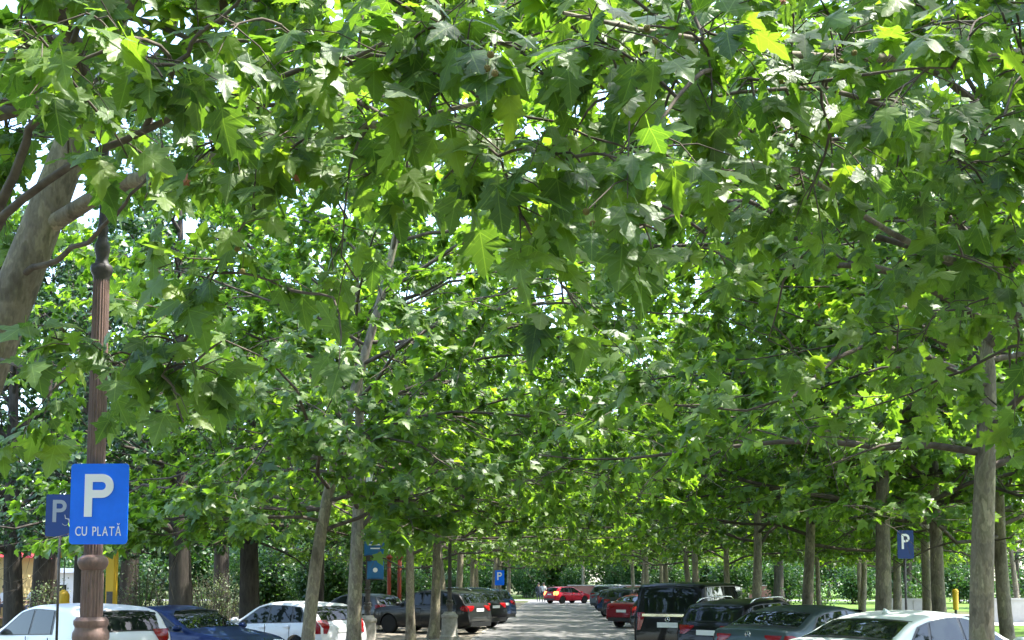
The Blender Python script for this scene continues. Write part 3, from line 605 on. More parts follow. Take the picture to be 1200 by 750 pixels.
# ------------------------------------------------------------------ shrubs and grass edges
def shrub(loc, w, h, seed, label, n=1300, material='shrub_leaf', size=.07, name='shrub'):
    rg = np.random.default_rng(seed); root = empty(name, loc); tag(root, label, 'shrub', 'shrubs of the park edge')
    ns = 26; az = rg.uniform(0, 6.28, ns); top = np.stack([np.cos(az) * rg.uniform(.1, 1, ns) * w, np.sin(az) * rg.uniform(.1, 1, ns) * w * .7, h * rg.uniform(.55, 1.0, ns)], 1)
    b = np.stack([np.cos(az) * .15 * w, np.sin(az) * .15 * w, np.zeros(ns)], 1); mid = b * .5 + top * .5 + [0, 0, .1 * h]
    link('stems', wood_mesh('stems', [(np.stack([b, mid, top], 1), np.tile([.022, .014, .006], (ns, 1)), 5)], 'branch_bark'), None, root)['kind'] = 'stuff'
    i = rg.integers(0, ns, n); f = rg.uniform(.25, 1.08, n)[:, None]; P = b[i] + (top[i] - b[i]) * f + rg.normal(0, .16 * w, (n, 3)) * [1, 1, .7]; P[:, 2] = np.abs(P[:, 2])
    L = dict(P=P, D=rg.normal(0, 1, (n, 3)) + [0, 0, .3], N=rg.normal(0, .7, (n, 3)) + [0, 0, 1], S=size * rg.uniform(.6, 1.4, n), T=rg.integers(0, 99, n))
    link('foliage', leaf_mesh('foliage', L, T_OVAL, material, rg), None, root)['kind'] = 'stuff'
    return root
for k, (px, y, w, h, lb) in enumerate(((165, 36, .95, 2.7, 'pale flowering shrub beside the yellow post'), (196, 38, .9, 2.3, 'pale shrub left of the dark trunk behind the blue car'), (248, 40, 1.2, 2.5, 'pale shrub between two dark trunks behind the blue car'), (268, 44, 1.1, 2.2, 'low pale shrub behind the white hatchback roof'), (55, 38, .7, 1.9, 'feathery pale shrub beside the yellow bollard'))):
    shrub((ground_x(px, y), y, 0), w, h, 60 + k, lb)
for k, (x, y) in enumerate(((17, 74), (22, 70), (28, 73), (36, 70), (46, 72))): shrub((x, y, 0), 2.2, 2.6, 80 + k, 'round green shrub at the rim of the sunny lawn', 1000, 'lime_leaf', .16, 'shrub')
tk = shrub((-14, 66, 0), 3.0, 4.2, 95, 'dark leafy thicket under the deeper park trees', 5200, 'lime_leaf', .24, 'thicket'); tk['group'] = 'thickets under the far trees'
rt = random.Random(21)
for k in range(17): copy_tree(tk, (-19 - k * 3.6 + rt.uniform(-1, 1), 66 + rt.uniform(-3, 10) + (k % 2) * 8, 0), rt.uniform(0, 6.28), rt.uniform(.8, 1.25), 'dark leafy thicket under the deeper park trees', 'thickets under the far trees')
for k in range(12): copy_tree(tk, (-9.5 - (k % 3) * 4 + rt.uniform(-1, 1), 62 + k * 5 + rt.uniform(-1, 1), 0), rt.uniform(0, 6.28), rt.uniform(.55, .8), 'dark leafy thicket under the deeper park trees', 'thickets under the far trees')
for k in range(14): copy_tree(tk, (10 + k * 5 + rt.uniform(-1, 1), 98 - k * .8 + rt.uniform(-3, 6), 0), rt.uniform(0, 6.28), rt.uniform(.8, 1.3), 'green thicket in the wood beyond the sunny lawn', 'thickets under the far trees')
for k in range(20): copy_tree(tk, (-48 + k * 5 + rt.uniform(-1, 1), 138 + rt.uniform(-2, 4), 0), rt.uniform(0, 6.28), rt.uniform(1.5, 2.0), 'tall green thicket filling the wood behind the far crossing', 'thickets under the far trees')
for k in range(12): copy_tree(tk, (-24 - k * 4.5 + rt.uniform(-1, 1), 84 + rt.uniform(-2, 6), 0), rt.uniform(0, 6.28), rt.uniform(1.3, 1.7), 'dark leafy thicket under the deeper park trees', 'thickets under the far trees')
for k in range(14): copy_tree(tk, (-40 + k * 6 + rt.uniform(-1, 1), 124 + rt.uniform(-1, 5), 0), rt.uniform(0, 6.28), rt.uniform(.8, 1.2), 'green thicket behind the far crossing', 'thickets under the far trees')
rg = np.random.default_rng(9); n = 9000
P = np.stack([np.r_[rg.uniform(6.5, 14, n // 2), -7.9 - np.abs(rg.normal(0, .8, n // 2))], rg.uniform(18, 60, n), np.zeros(n)], 1)
L = dict(P=P, D=rg.normal(0, .35, (n, 3)) + [0, 0, 1], N=rg.normal(0, 1, (n, 3)), S=rg.uniform(.05, .16, n), T=rg.integers(0, 9, n))
blade = [(np.array([(-.06, 0, 0), (.06, 0, 0), (.02, 1, .1)]), np.array([(0, 1, 2)]), np.zeros((3, 3)))]
tag(link('verge_grass', leaf_mesh('verge_grass', L, blade, 'grass_blade', rg)), 'rough grass and weeds growing under the street trees', 'grass', kind='stuff')

# ------------------------------------------------------------------ cars
def pchip(xs, ys, q):
    xs, ys = np.asarray(xs, float), np.asarray(ys, float); h = np.diff(xs); d = np.diff(ys) / h; m_ = np.zeros(len(xs)); m_[0], m_[-1] = d[0], d[-1]
    for i in range(1, len(xs) - 1):
        if d[i - 1] * d[i] > 0:
            w1, w2 = 2 * h[i] + h[i - 1], h[i] + 2 * h[i - 1]; m_[i] = (w1 + w2) / (w1 / d[i - 1] + w2 / d[i])
    i = np.clip(np.searchsorted(xs, q) - 1, 0, len(h) - 1); t = (q - xs[i]) / h[i]
    return (2 * t**3 - 3 * t**2 + 1) * ys[i] + (t**3 - 2 * t**2 + t) * h[i] * m_[i] + (-2 * t**3 + 3 * t**2) * ys[i + 1] + (t**3 - t**2) * h[i] * m_[i + 1]
TYPES = {
 'hatchback': dict(L=4.2, W=1.80, H=1.48, tum=.30, wb=(1.28, -1.30), wr=.32, top=[(2.1, .50), (2.06, .66), (1.93, .76), (1.2, .94), (1.0, .99), (.15, 1.41), (-.3, 1.48), (-1.2, 1.45), (-1.62, 1.38), (-1.93, 1.03), (-2.05, .88), (-2.1, .5)],
    belt=(.90, .99), ws=(1.0, 1.39), rw=(1.04, 1.35), side=[(.78, -.22, .10, -.25), (-.29, -1.10, -.32, -1.05), (-1.17, -1.62, -1.12, -1.32)], tail=(.72, 1.05, .62), plate=.80, head=(.62, .74)),
 'sedan': dict(L=4.75, W=1.84, H=1.44, tum=.36, wb=(1.42, -1.42), wr=.33, top=[(2.37, .48), (2.33, .63), (2.18, .73), (1.25, .92), (1.0, .97), (.05, 1.37), (-.4, 1.44), (-.95, 1.40), (-1.3, 1.33), (-1.95, 1.07), (-2.25, 1.03), (-2.33, .88), (-2.37, .5)],
    belt=(.88, .98), ws=(.98, 1.36), rw=(1.085, 1.31), side=[(.78, -.28, .0, -.3), (-.35, -1.12, -.37, -1.02), (-1.19, -1.58, -1.09, -1.28)], tail=(.78, .93, .5), plate=.72, head=(.6, .72)),
 'suv': dict(L=4.5, W=1.88, H=1.66, tum=.26, wb=(1.33, -1.34), wr=.35, top=[(2.25, .58), (2.21, .80), (2.08, .92), (1.2, 1.07), (.98, 1.11), (.2, 1.57), (-.2, 1.65), (-1.2, 1.62), (-1.72, 1.54), (-2.06, 1.14), (-2.19, .98), (-2.25, .55)],
    belt=(1.02, 1.10), ws=(1.12, 1.54), rw=(1.16, 1.50), side=[(.80, -.18, .18, -.2), (-.25, -1.06, -.27, -1.0), (-1.13, -1.70, -1.07, -1.48)], tail=(.86, 1.06, .45), plate=.90, head=(.76, .9)),
 'van': dict(L=5.1, W=1.93, H=1.90, tum=.13, wb=(1.62, -1.55), wr=.34, top=[(2.55, .58), (2.5, .85), (2.36, .98), (1.78, 1.13), (1.58, 1.19), (.78, 1.78), (.4, 1.87), (-.5, 1.90), (-2.2, 1.88), (-2.40, 1.81), (-2.50, 1.22), (-2.53, 1.1), (-2.55, .5)],
    belt=(1.08, 1.14), ws=(1.2, 1.75), rw=(1.20, 1.76), side=[(1.35, .42, .82, .40), (.33, -1.0, .33, -1.0), (-1.08, -2.28, -1.08, -2.22)], tail=(.80, 1.20, .76), plate=.92, head=(.72, .88))}
TYPES['compact'] = dict(TYPES['hatchback'], side=[(.78, -.22, .10, -.25), (-.29, -.95, -.32, -.92)], tum=.22)
def car_proto(kind):
    C = TYPES[kind]; Lh = C['L'] / 2; tx = np.array([p[0] for p in C['top']])[::-1]; tz = np.array([p[1] for p in C['top']])[::-1]
    X = np.unique(np.round(np.r_[np.linspace(-Lh, Lh, 46), tx, np.linspace(-Lh, -Lh + .25, 6), np.linspace(Lh - .25, Lh, 6)], 3)); ZT = pchip(tx, tz, X)
    zt = lambda x: np.interp(x, X, ZT)
    def plan(x): return 1 - .16 * np.clip((np.abs(x) - (Lh - .62)) / .62, 0, 1) ** 2.2
    def belt(x): return C['belt'][0] + (C['belt'][1] - C['belt'][0]) * np.clip((1.0 - x) / 2.6, 0, 1)
    def zb(x): return np.minimum(belt(x), zt(x) - .03)
    def wbl(x): return C['W'] / 2 * .955 * plan(x)
    def side_y(x, z): return wbl(x) - np.maximum(z - zb(x), 0) * C['tum']
    ns = 15
    def section(x):
        Z, B, w = float(zt(x)), float(zb(x)), float(wbl(x)); Wf = C['W'] / 2 * float(plan(x)); r = min(.10, max(.02, (Z - B) * .5)); lo = .24 + .10 * max(0, (abs(x) - (Lh - .5)) / .5)
        p = [(Wf * .62, lo - .02), (Wf * .93, lo + .03), (Wf * .985, lo + .14)]; p += [(Wf, lo + (B - lo) * .52), (Wf * .992, lo + (B - lo) * .80), (w, B)]
        y1 = w - (Z - r - B) * C['tum']; c = .035
        p += [(w - (Z - r - B) * .5 * C['tum'], B + (Z - r - B) * .5), (y1, Z - r - c * .4)]
        for a in (30, 60, 90): p.append((y1 - r * (1 - math.cos(math.radians(a))), Z - r + r * math.sin(math.radians(a)) - c * (1 - .2 * a / 90)))
        ye = p[-1][0]
        for g in (.75, .5, .25): p.append((ye * g, Z - c * .8 * g * g))
        p.append((0, Z)); return p
    secs = [section(float(x)) for x in X]; V, F = [], []; K = len(secs[0])
    ring = 2 * K - 1
    for x, s in zip(X, secs):
        for y, z in s: V.append((x, y, z))
        for y, z in s[-2::-1]: V.append((x, -y, z))
    for i in range(len(X) - 1):
        for k in range(ring): a, b = i * ring + k, i * ring + (k + 1) % ring; F.append((a, b, b + ring, a + ring))
    F.append(tuple(range(ring))); F.append(tuple(range((len(X) - 1) * ring, len(X) * ring))[::-1])
    body = MB().add(V, F).mesh('body'); bm = bmesh.new(); bm.from_mesh(body); bmesh.ops.recalc_face_normals(bm, faces=bm.faces[:]); bm.to_mesh(body); bm.free()
    # wheel arches cut out of the body
    bo = bpy.data.objects.new('body', body); COL.objects.link(bo); cut = MB()
    for wx in C['wb']: cut.lathe([(C['wr'] + .055, -1.2), (C['wr'] + .055, -C['W'] / 2 + .26)], 28, (wx, 0, C['wr']), axis='y'); cut.lathe([(C['wr'] + .055, C['W'] / 2 - .26), (C['wr'] + .055, 1.2)], 28, (wx, 0, C['wr']), axis='y')
    co = cut.build('cutter', 'car_trim'); co.data.materials.clear()
    md = bo.modifiers.new('b', 'BOOLEAN'); md.operation = 'DIFFERENCE'; md.object = co; md.solver = 'EXACT'
    dg = bpy.context.evaluated_depsgraph_get(); nb = bpy.data.meshes.new_from_object(bo.evaluated_get(dg)); bpy.data.objects.remove(bo); bpy.data.objects.remove(co)
    nb.name = kind + '_body'; nb.polygons.foreach_set('use_smooth', np.ones(len(nb.polygons), bool)); nb.set_sharp_from_angle(angle=math.radians(38)); nb.materials.clear()
    parts = []
    def grid(fn, nu, nv):
        V = [fn(u / nu, v / nv) for v in range(nv + 1) for u in range(nu + 1)]; F = [(v * (nu + 1) + u, v * (nu + 1) + u + 1, (v + 1) * (nu + 1) + u + 1, (v + 1) * (nu + 1) + u) for v in range(nv) for u in range(nu)]; return V, F
    iR = np.where(X < -.3)[0]; iF = np.where(X > .3)[0]
    def xend(s, z):
        if s < 0: return np.interp(z, ZT[iR], X[iR])
        return np.interp(-z, -ZT[iF], X[iF])
    def end_panel(s, y0, y1, z0, z1, off, inset=None, nu=8, nv=5, taper=0.0):
        """panel lying on the front (s=1) or rear (s=-1) slope; y as fraction of the half width at that height"""
        def fn(u, v):
            z = z0 + (z1 - z0) * v; x = float(xend(s, z)); hw = float(side_y(x, z)) - .05; y = (y0 + (y1 - y0) * u) * hw * (1 - taper * v * 0)
            z2 = z - .028 * (y / max(hw, .1)) ** 2; dx = .12
            sl = abs(float(xend(s, z + .02)) - float(xend(s, z - .02))) / .04; n = math.hypot(1, sl); return (x + s * off / n - s * .03 * (abs(y) / .8) ** 4, y, z2 + off * sl / n)
        return grid(fn, nu, nv)
    def closed(Vf, name, material, sm=True):
        mb = MB().add(*Vf); me = mb.mesh(kind + '_' + name); me.materials.append(M[material])
        if sm: me.polygons.foreach_set('use_smooth', np.ones(len(me.polygons), bool))
        parts.append((name, me, None)); return len(parts) - 1
    closed(end_panel(1, -.99, .99, C['ws'][0] + .005, C['ws'][1], .009), 'windshield', 'car_glass'); closed(end_panel(-1, -.95, .95, C['rw'][0], C['rw'][1], .010), 'rear_window', 'car_glass')
    closed(end_panel(-1, -.985, .985, C['rw'][0] - .02, C['rw'][1] + .02, .005), 'rear_window_trim', 'car_trim')
    for sg in (1, -1):
        a, d = C['side'][0], C['side'][-1]
        def sidefn(bf, br, tf, tr, off, e=0.0):
            def fn(u, v):
                xb_, xt_ = bf + (br - bf) * u, tf + (tr - tf) * u; z0 = float(belt(xb_)) + .015 - e; z1 = float(zt(xt_)) - .105 + e
                z1 = max(z1, z0 + .02); z = z0 + (z1 - z0) * v; x = xb_ + (xt_ - xb_) * v; return (x, sg * (float(side_y(x, z)) + off - .006 * 0), z)
            return fn
        closed(grid(sidefn(a[0] + .10, d[1] - .07, a[2] + .06, d[3] - .05, .004, .018), 24, 4), 'side_trim', 'car_trim')
        for w in C['side']: closed(grid(sidefn(*w, .009), 8, 4), 'side_window', 'car_glass')
    for sg in (1, -1):
        t = C['tail']
        def tl(u, v):
            z = t[0] + (t[1] - t[0]) * v; inner = t[2] + (1.03 - t[2]) * (.62 * (1 - v) ** 1.5 + .25 * max(0, v - .8)); x = float(xend(-1, z)); hw = float(side_y(x, z)) - .05; yf = inner + (1.06 - inner) * u
            return (x - .012 - .0 * u + .03 * u ** 4, sg * yf * hw, z)
        def ts(u, v):
            z = t[0] + (t[1] - t[0]) * v; x0 = float(xend(-1, z)) + .015; x = x0 + .26 * (u ** 1.0) * (.55 + .45 * math.sin(v * 3.1)); Bz, Wf_ = float(zb(x)), C['W'] / 2 * float(plan(x))
            y = float(side_y(x, z)) if z > Bz else Wf_ * (.955 + .04 * min(1, (Bz - z) / .12)); return (x, sg * (y + .010), z)
        Va, Fa = grid(tl, 6, 6); Vb, Fb = grid(ts, 6, 6); closed((Va + Vb, Fa + [tuple(i + len(Va) for i in f_) for f_ in Fb]), 'taillight', 'tail_red'); h = C['head']; closed(end_panel(1, sg * .55, sg * 1.03, h[0], h[1], .014, nu=6, nv=4), 'headlight', 'lamp_clear')
        xm = C['side'][0][0] + .02; mb = MB(); bm2 = bmesh.new(); bmesh.ops.create_uvsphere(bm2, u_segments=12, v_segments=8, radius=1)
        for v in bm2.verts: v.co = Vector((xm + v.co.x * .08, sg * (C['W'] / 2 + .09) + v.co.y * .12, float(belt(xm)) + .09 + v.co.z * .075))
        me = bpy.data.meshes.new('mirror'); bm2.to_mesh(me); bm2.free(); me.polygons.foreach_set('use_smooth', np.ones(len(me.polygons), bool)); parts.append(('mirror', me, 'paint'))
        for w in C['side'][:2]:
            xh = w[1] + .12; zh = float(belt(xh)) - .10; me = MB().box((xh, sg * (C['W'] / 2 + .012), zh), (.2, .03, .03)).mesh('door_handle'); parts.append(('door_handle', me, 'paint'))
            zt0 = zh + .08; xs = w[1] + .02; me = MB().box((xs, sg * (C['W'] / 2 * .998), .62), (.008, .012, .6)).mesh('door_seam'); me.materials.append(M['car_trim']); parts.append(('door_seam', me, None))
    xp = float(xend(-1, C['plate'])); me = MB().box((xp - .015, 0, C['plate']), (.02, .50, .115)).mesh('licence_plate'); me.materials.append(M['plate']); parts.append(('licence_plate', me, None))
    xf = float(xend(1, .5)); me = MB().box((Lh + .004, 0, .42), (.02, .50, .115)).mesh('licence_plate'); me.materials.append(M['plate']); parts.append(('licence_plate', me, None))
    me = MB().box((Lh - .01, 0, .46), (.04, 1.0, .16)).mesh('grille'); me.materials.append(M['car_trim']); parts.append(('grille', me, None))
    me = MB().box((-Lh + .02, 0, .37), (.07, C['W'] * .74, .16)).mesh('rear_valance'); me.materials.append(M['car_trim']); parts.append(('rear_valance', me, None))
    r = C['wr']; ty = MB().lathe([(r * .62, -.10), (r * .9, -.11), (r, -.085), (r, .085), (r * .9, .11), (r * .62, .10)], 28, axis='y').mesh('tyre'); ty.materials.append(M['tyre']); ty.polygons.foreach_set('use_smooth', np.ones(len(ty.polygons), bool))
    rb = MB().lathe([(r * .64, -.06), (r * .64, .085), (r * .58, .09), (r * .56, .05), (r * .16, .055), (r * .14, .09), (.01, .095)], 24, axis='y')
    for k in range(5):
        a = k * 2 * math.pi / 5; rb.add([(math.cos(a + q) * rr_ * r, yy, math.sin(a + q) * rr_ * r) for yy in (.05, .085) for q, rr_ in ((-.45, .15), (.45, .15), (.14, .6), (-.14, .6))], [(0, 1, 2, 3), (7, 6, 5, 4), (0, 1, 5, 4), (1, 2, 6, 5), (2, 3, 7, 6), (3, 0, 4, 7)])
    ri = rb.mesh('rim'); ri.materials.append(M['rim'])
    well = MB().box((0, 0, r + .18), (C['L'] * .8, C['W'] * .66, .2)).mesh('underbody'); well.materials.append(M['car_trim']); parts.append(('underbody', well, None))
    return dict(C=C, body=nb, parts=parts, tyre=ty, rim=ri, zt=zt, side_y=side_y, xend=xend)
CAR = {}
def tinted(me, material):
    c = me.copy(); c.materials.clear(); c.materials.append(M[material]); return c
def car(kind, color, X, Y, heading, label, group, rails=False, fin=False, emblem=False, strip=False, brake=False, name='parked_car', sc=1.0, whip=False):
    """heading in degrees: 0 points along the road away from the camera, positive turns to the right"""
    if kind not in CAR: CAR[kind] = car_proto(kind)
    K = CAR[kind]; C = K['C']; root = empty(name, (X, Y, 0), math.radians(90 - heading)); root.scale = (sc,) * 3; tag(root, label, 'van' if kind == 'van' else 'car', group)
    pc = 'paint_' + color; cache = K.setdefault('cache', {})
    def tm(n, me):
        if (n, color) not in cache: cache[(n, color)] = tinted(me, pc)
        return cache[(n, color)]
    link('body', tm('body', K['body']), None, root)
    for n, me, pm in K['parts']:
        mm = tm(n + me.name, me) if pm else me
        if brake and n == 'taillight': mm = cache.setdefault('brk' + me.name, tinted(me, 'brake_lit'))
        link(n, mm, None, root)
    for wx in C['wb']:
        for sg in (1, -1):
            w = bpy.data.objects.new('wheel', None); COL.objects.link(w); w.parent = root; w.location = (wx, sg * (C['W'] / 2 - .125), C['wr']); w.rotation_euler = (0, 0, 0 if sg > 0 else math.pi); w.empty_display_size = .1
            link('tyre', K['tyre'], None, w); link('rim', K['rim'], None, w)
    if rails:
        for sg in (1, -1):
            xs = np.linspace(.1, -1.5, 9); pts = [(x, sg * (float(K['side_y'](x, float(K['zt'](x)))) - .04), float(K['zt'](x)) + (.045 if 0 < i < 8 else -.03)) for i, x in enumerate(xs)]
            MB().tube(pts, .018, 6).build('roof_rail', 'chrome', root, True)
    if fin:
        x = -1.15 if kind != 'sedan' else -.95; z = float(K['zt'](x)); MB().add([(x + .11, 0, z - .01), (x - .09, .035, z - .01), (x - .09, -.035, z - .01), (x - .07, .008, z + .075), (x - .07, -.008, z + .075), (x - .01, 0, z + .06)], [(0, 1, 3, 5), (0, 5, 4, 2), (1, 2, 4, 3), (3, 4, 5), (0, 2, 1)]).build('roof_antenna', pc, root, True)
    if whip:
        x = -1.0; z = float(K['zt'](x)); MB().tube([(x, 0, z - .01), (x - .02, 0, z + .03), (x - .14, 0, z + .16)], [.014, .008, .005], 6).build('roof_antenna', 'car_trim', root)
    if emblem or strip:
        ze = C['rw'][0] - .15; x = float(K['xend'](-1, ze)) - .014
        if emblem:
            e = MB(); R_ = .055; e.tube([(x, R_ * math.cos(a), ze + R_ * math.sin(a)) for a in np.linspace(0, 2 * math.pi, 25)], .006, 6)
            for a in (90, 210, 330): e.tube([(x, 0, ze), (x, R_ * math.cos(math.radians(a)), ze + R_ * math.sin(math.radians(a)))], [.010, .003], 5)
            e.build('emblem', 'chrome', root)
        if strip:
            zs = C['rw'][0] - .06; MB().box((float(K['xend'](-1, zs)) - .012, 0, zs), (.03, 1.25, .06)).build('chrome_strip', 'chrome', root, bevel=.008)
    return root
RG, LG = 'cars parked at an angle on the lawn side', 'cars parked at an angle on the park side'
# lawn side, nearest first (rear towards the road, nose to the right and away)
car('sedan', 'silver', 5.95, 18.3, 54, 'pale silver sedan with a small roof fin parked under the nearest lawn-side tree', RG, fin=True, sc=1.06)
car('sedan', 'teal', 5.35, 23.0, 47, 'dark teal-grey sedan parked between the silver car and a black SUV', RG, emblem=True, sc=1.05)
car('suv', 'black', 4.6, 26.0, 42, 'black SUV with chrome roof rails parked between the teal sedan and the van', RG, rails=True, sc=.96)
car('van', 'black', 3.7, 28.8, 26, 'glossy black passenger van with chrome strip below the rear window', RG, emblem=True, strip=True, sc=1.03)
car('hatchback', 'charcoal', 4.5, 42.0, 40, 'charcoal hatchback half hidden between the black van and a red sedan', RG)
car('sedan', 'wine', 4.1, 48.5, 40, 'wine red sedan with white plate beyond the black van', RG)
car('suv', 'charcoal', 4.2, 57, 40, 'dark SUV parked just beyond the wine red sedan', RG)
car('hatchback', 'navy', 4.0, 63, 40, 'navy hatchback parked between two dark cars', RG)
car('hatchback', 'maroon', 4.2, 70, 40, 'maroon hatchback parked beyond the navy hatchback', RG)
car('sedan', 'grey', 4.2, 77, 40, 'grey sedan parked beyond the maroon hatchback', RG)
car('suv', 'grey', 4.3, 84, 40, 'grey SUV parked beside the white SUV near the crossing', RG)
car('suv', 'white', 4.6, 92, 40, 'white SUV parked last before the crossing', RG)
car('hatchback', 'red', .7, 97, 48, 'bright red hatchback turning at the far crossing with its brake lights lit', 'moving cars', brake=True, name='red_car')
# park side
car('compact', 'white', -9.4, 21.0, -54, 'white hatchback with wide rear pillar parked behind the fluted lamp post', LG, whip=True, sc=1.06)
car('sedan', 'blue', -8.4, 24.7, 116, 'dark blue sedan parked nose to the road beside the white hatchback', LG)
car('hatchback', 'white', -6.95, 28.2, -56, 'white hatchback with red tail light behind the slanting tree', LG)
car('suv', 'charcoal', -4.9, 42.5, -62, 'black crossover with white plate parked behind the pale trunks', LG)
car('suv', 'black', -4.5, 47.5, -58, 'black SUV with silver plate frame parked beside the crossover', LG, rails=True)
car('suv', 'navy', -4.3, 53, -55, 'navy blue SUV parked beyond the black SUV', LG)
car('hatchback', 'grey', -8.3, 45.0, -60, 'grey hatchback parked behind the crossover, deeper on the park side', LG)

# ------------------------------------------------------------------ lettering
def text_mesh(txt, size, depth=.003):
    c = bpy.data.curves.new('t', 'FONT'); c.body = txt; c.size = size; c.extrude = depth; c.align_x = 'CENTER'; c.align_y = 'CENTER'; c.space_character = 1.12; c.resolution_u = 4
    o = bpy.data.objects.new('t', c); COL.objects.link(o); dg = bpy.context.evaluated_depsgraph_get(); dg.update(); me = bpy.data.meshes.new_from_object(o.evaluated_get(dg)); bpy.data.objects.remove(o); me.name = 'lettering'; return me
def letter_p(w, h, s, depth=.004):
    """a bold P drawn as one solid: stem and bowl, stroke s, lower left corner at 0,0"""
    bh = h * .56; r = bh / 2; n = 14; out = [(0, 0), (0, h), (w - r, h)] + [(w - r + r * math.sin(a), h - r + r * math.cos(a)) for a in np.linspace(0, math.pi, n)] + [(s, h - bh), (s, 0)]
    ri = r - s; inn = [(s, h - s), (w - r, h - s)] + [(w - r + ri * math.sin(a), h - r + ri * math.cos(a)) for a in np.linspace(0, math.pi, n)] + [(s, h - bh + s)]
    mb = MB()
    def quad(a, b, c, d):
        P = [a, b, c, d]; mb.add([(x, y, z) for z in (0, depth) for x, y in P], [(3, 2, 1, 0), (4, 5, 6, 7), (0, 1, 5, 4), (1, 2, 6, 5), (2, 3, 7, 6), (3, 0, 4, 7)])
    quad((0, 0), (s, 0), (s, h), (0, h)); quad((s, h - s), (w - r, h - s), (w - r, h), (s, h)); quad((s, h - bh), (w - r, h - bh), (w - r, h - bh + s), (s, h - bh + s))
    A = np.linspace(0, math.pi, n)
    for a, b in zip(A[:-1], A[1:]):
        p = lambda q, R: (w - r + R * math.sin(q), h - r + R * math.cos(q)); quad(p(a, ri), p(a, r), p(b, r), p(b, ri))
    return mb.mesh('lettering')
def rounded_plate(w, h, d, r=.03):
    pts = []
    for cx, cy_, a0 in ((w / 2 - r, h / 2 - r, 0), (-w / 2 + r, h / 2 - r, 90), (-w / 2 + r, -h / 2 + r, 180), (w / 2 - r, -h / 2 + r, 270)):
        for k in range(5): a = math.radians(a0 + k * 22.5); pts.append((cx + r * math.cos(a), cy_ + r * math.sin(a)))
    n = len(pts); return MB().add([(x, y, 0) for x, y in pts] + [(x, y, d) for x, y in pts], [tuple(range(n - 1, -1, -1)), tuple(range(n, 2 * n))] + [(k, (k + 1) % n, n + (k + 1) % n, n + k) for k in range(n)])
UP = Matrix.Rotation(math.radians(90), 4, 'X')     # sign faces -Y
def on_sign(name, me, material, parent, x, y, z=.012, sx=1, sy=1):
    o = link(name, me, material, parent); o.location = (x, y, z); o.scale = (sx, sy, 1); return o
def parking_sign(loc, w, h, rz, label, blue='sign_blue', ink='sign_white', lower='CU PLATĂ', wheelchair=False, post=None, disc=False, group=None):
    root = bpy.data.objects.new('parking_sign', None); COL.objects.link(root); root.location = [float(v) for v in loc]; root.rotation_euler = (math.radians(90), 0, rz); root.empty_display_size = .1
    tag(root, label, 'sign', group)
    rounded_plate(w, h, .008).build('panel', blue, root)
    o = MB().box((0, 0, -.012), (w * .5, .04, .016)).build('bracket', 'galvanised', root); o.location = (0, h * .25, 0); o2 = MB().box((0, 0, -.012), (w * .5, .04, .016)).build('bracket', 'galvanised', root); o2.location = (0, -h * .25, 0)
    pw, ph = w * .50, h * .53; on_sign('letter', letter_p(pw, ph, w * .135), ink, root, -pw / 2 + .0, h * .5 - h * .13 - ph)
    if lower:
        gl = [(text_mesh(ch_, h * .165) if ch_ != ' ' else None) for ch_ in lower]; ext = [((max(v.co.x for v in g.vertices), min(v.co.x for v in g.vertices)) if g else (.02, -.02)) for g in gl]
        base_y = min(v.co.y for v in gl[0].vertices); gap = .016; tot = sum(a - b for a, b in ext) + gap * (len(gl) - 1); xx = -tot / 2
        for ch_, g, (a, b) in zip(lower, gl, ext):
            if g: dy = base_y - min(v.co.y for v in g.vertices); on_sign('letter', g, ink, root, (xx - b) * .66, -h * .345 + dy, .010, .66, 1)
            xx += a - b + gap
    if wheelchair:
        mb = MB(); s = h * .18; mb.tube([(s * .45 * math.cos(a), s * .45 * math.sin(a) - s * .2, .012) for a in np.linspace(-2.6, 1.2, 14)], .006, 5); mb.tube([(-.1 * s, s * .75, .012), (0, s * .25, .012), (s * .4, s * .2, .012), (s * .6, -s * .4, .012)], .008, 5)
        o = mb.build('wheelchair_symbol', ink, root); o.location = (w * .22, -h * .12, 0)
    if post:
        o = MB().tube([(0, 0, 0), (0, 0, -post)], .022, 10).build('post', 'dark_iron', root, True); o.rotation_euler = (-math.radians(90), 0, 0); o.location = (0, h * .45, -.045)
    return root

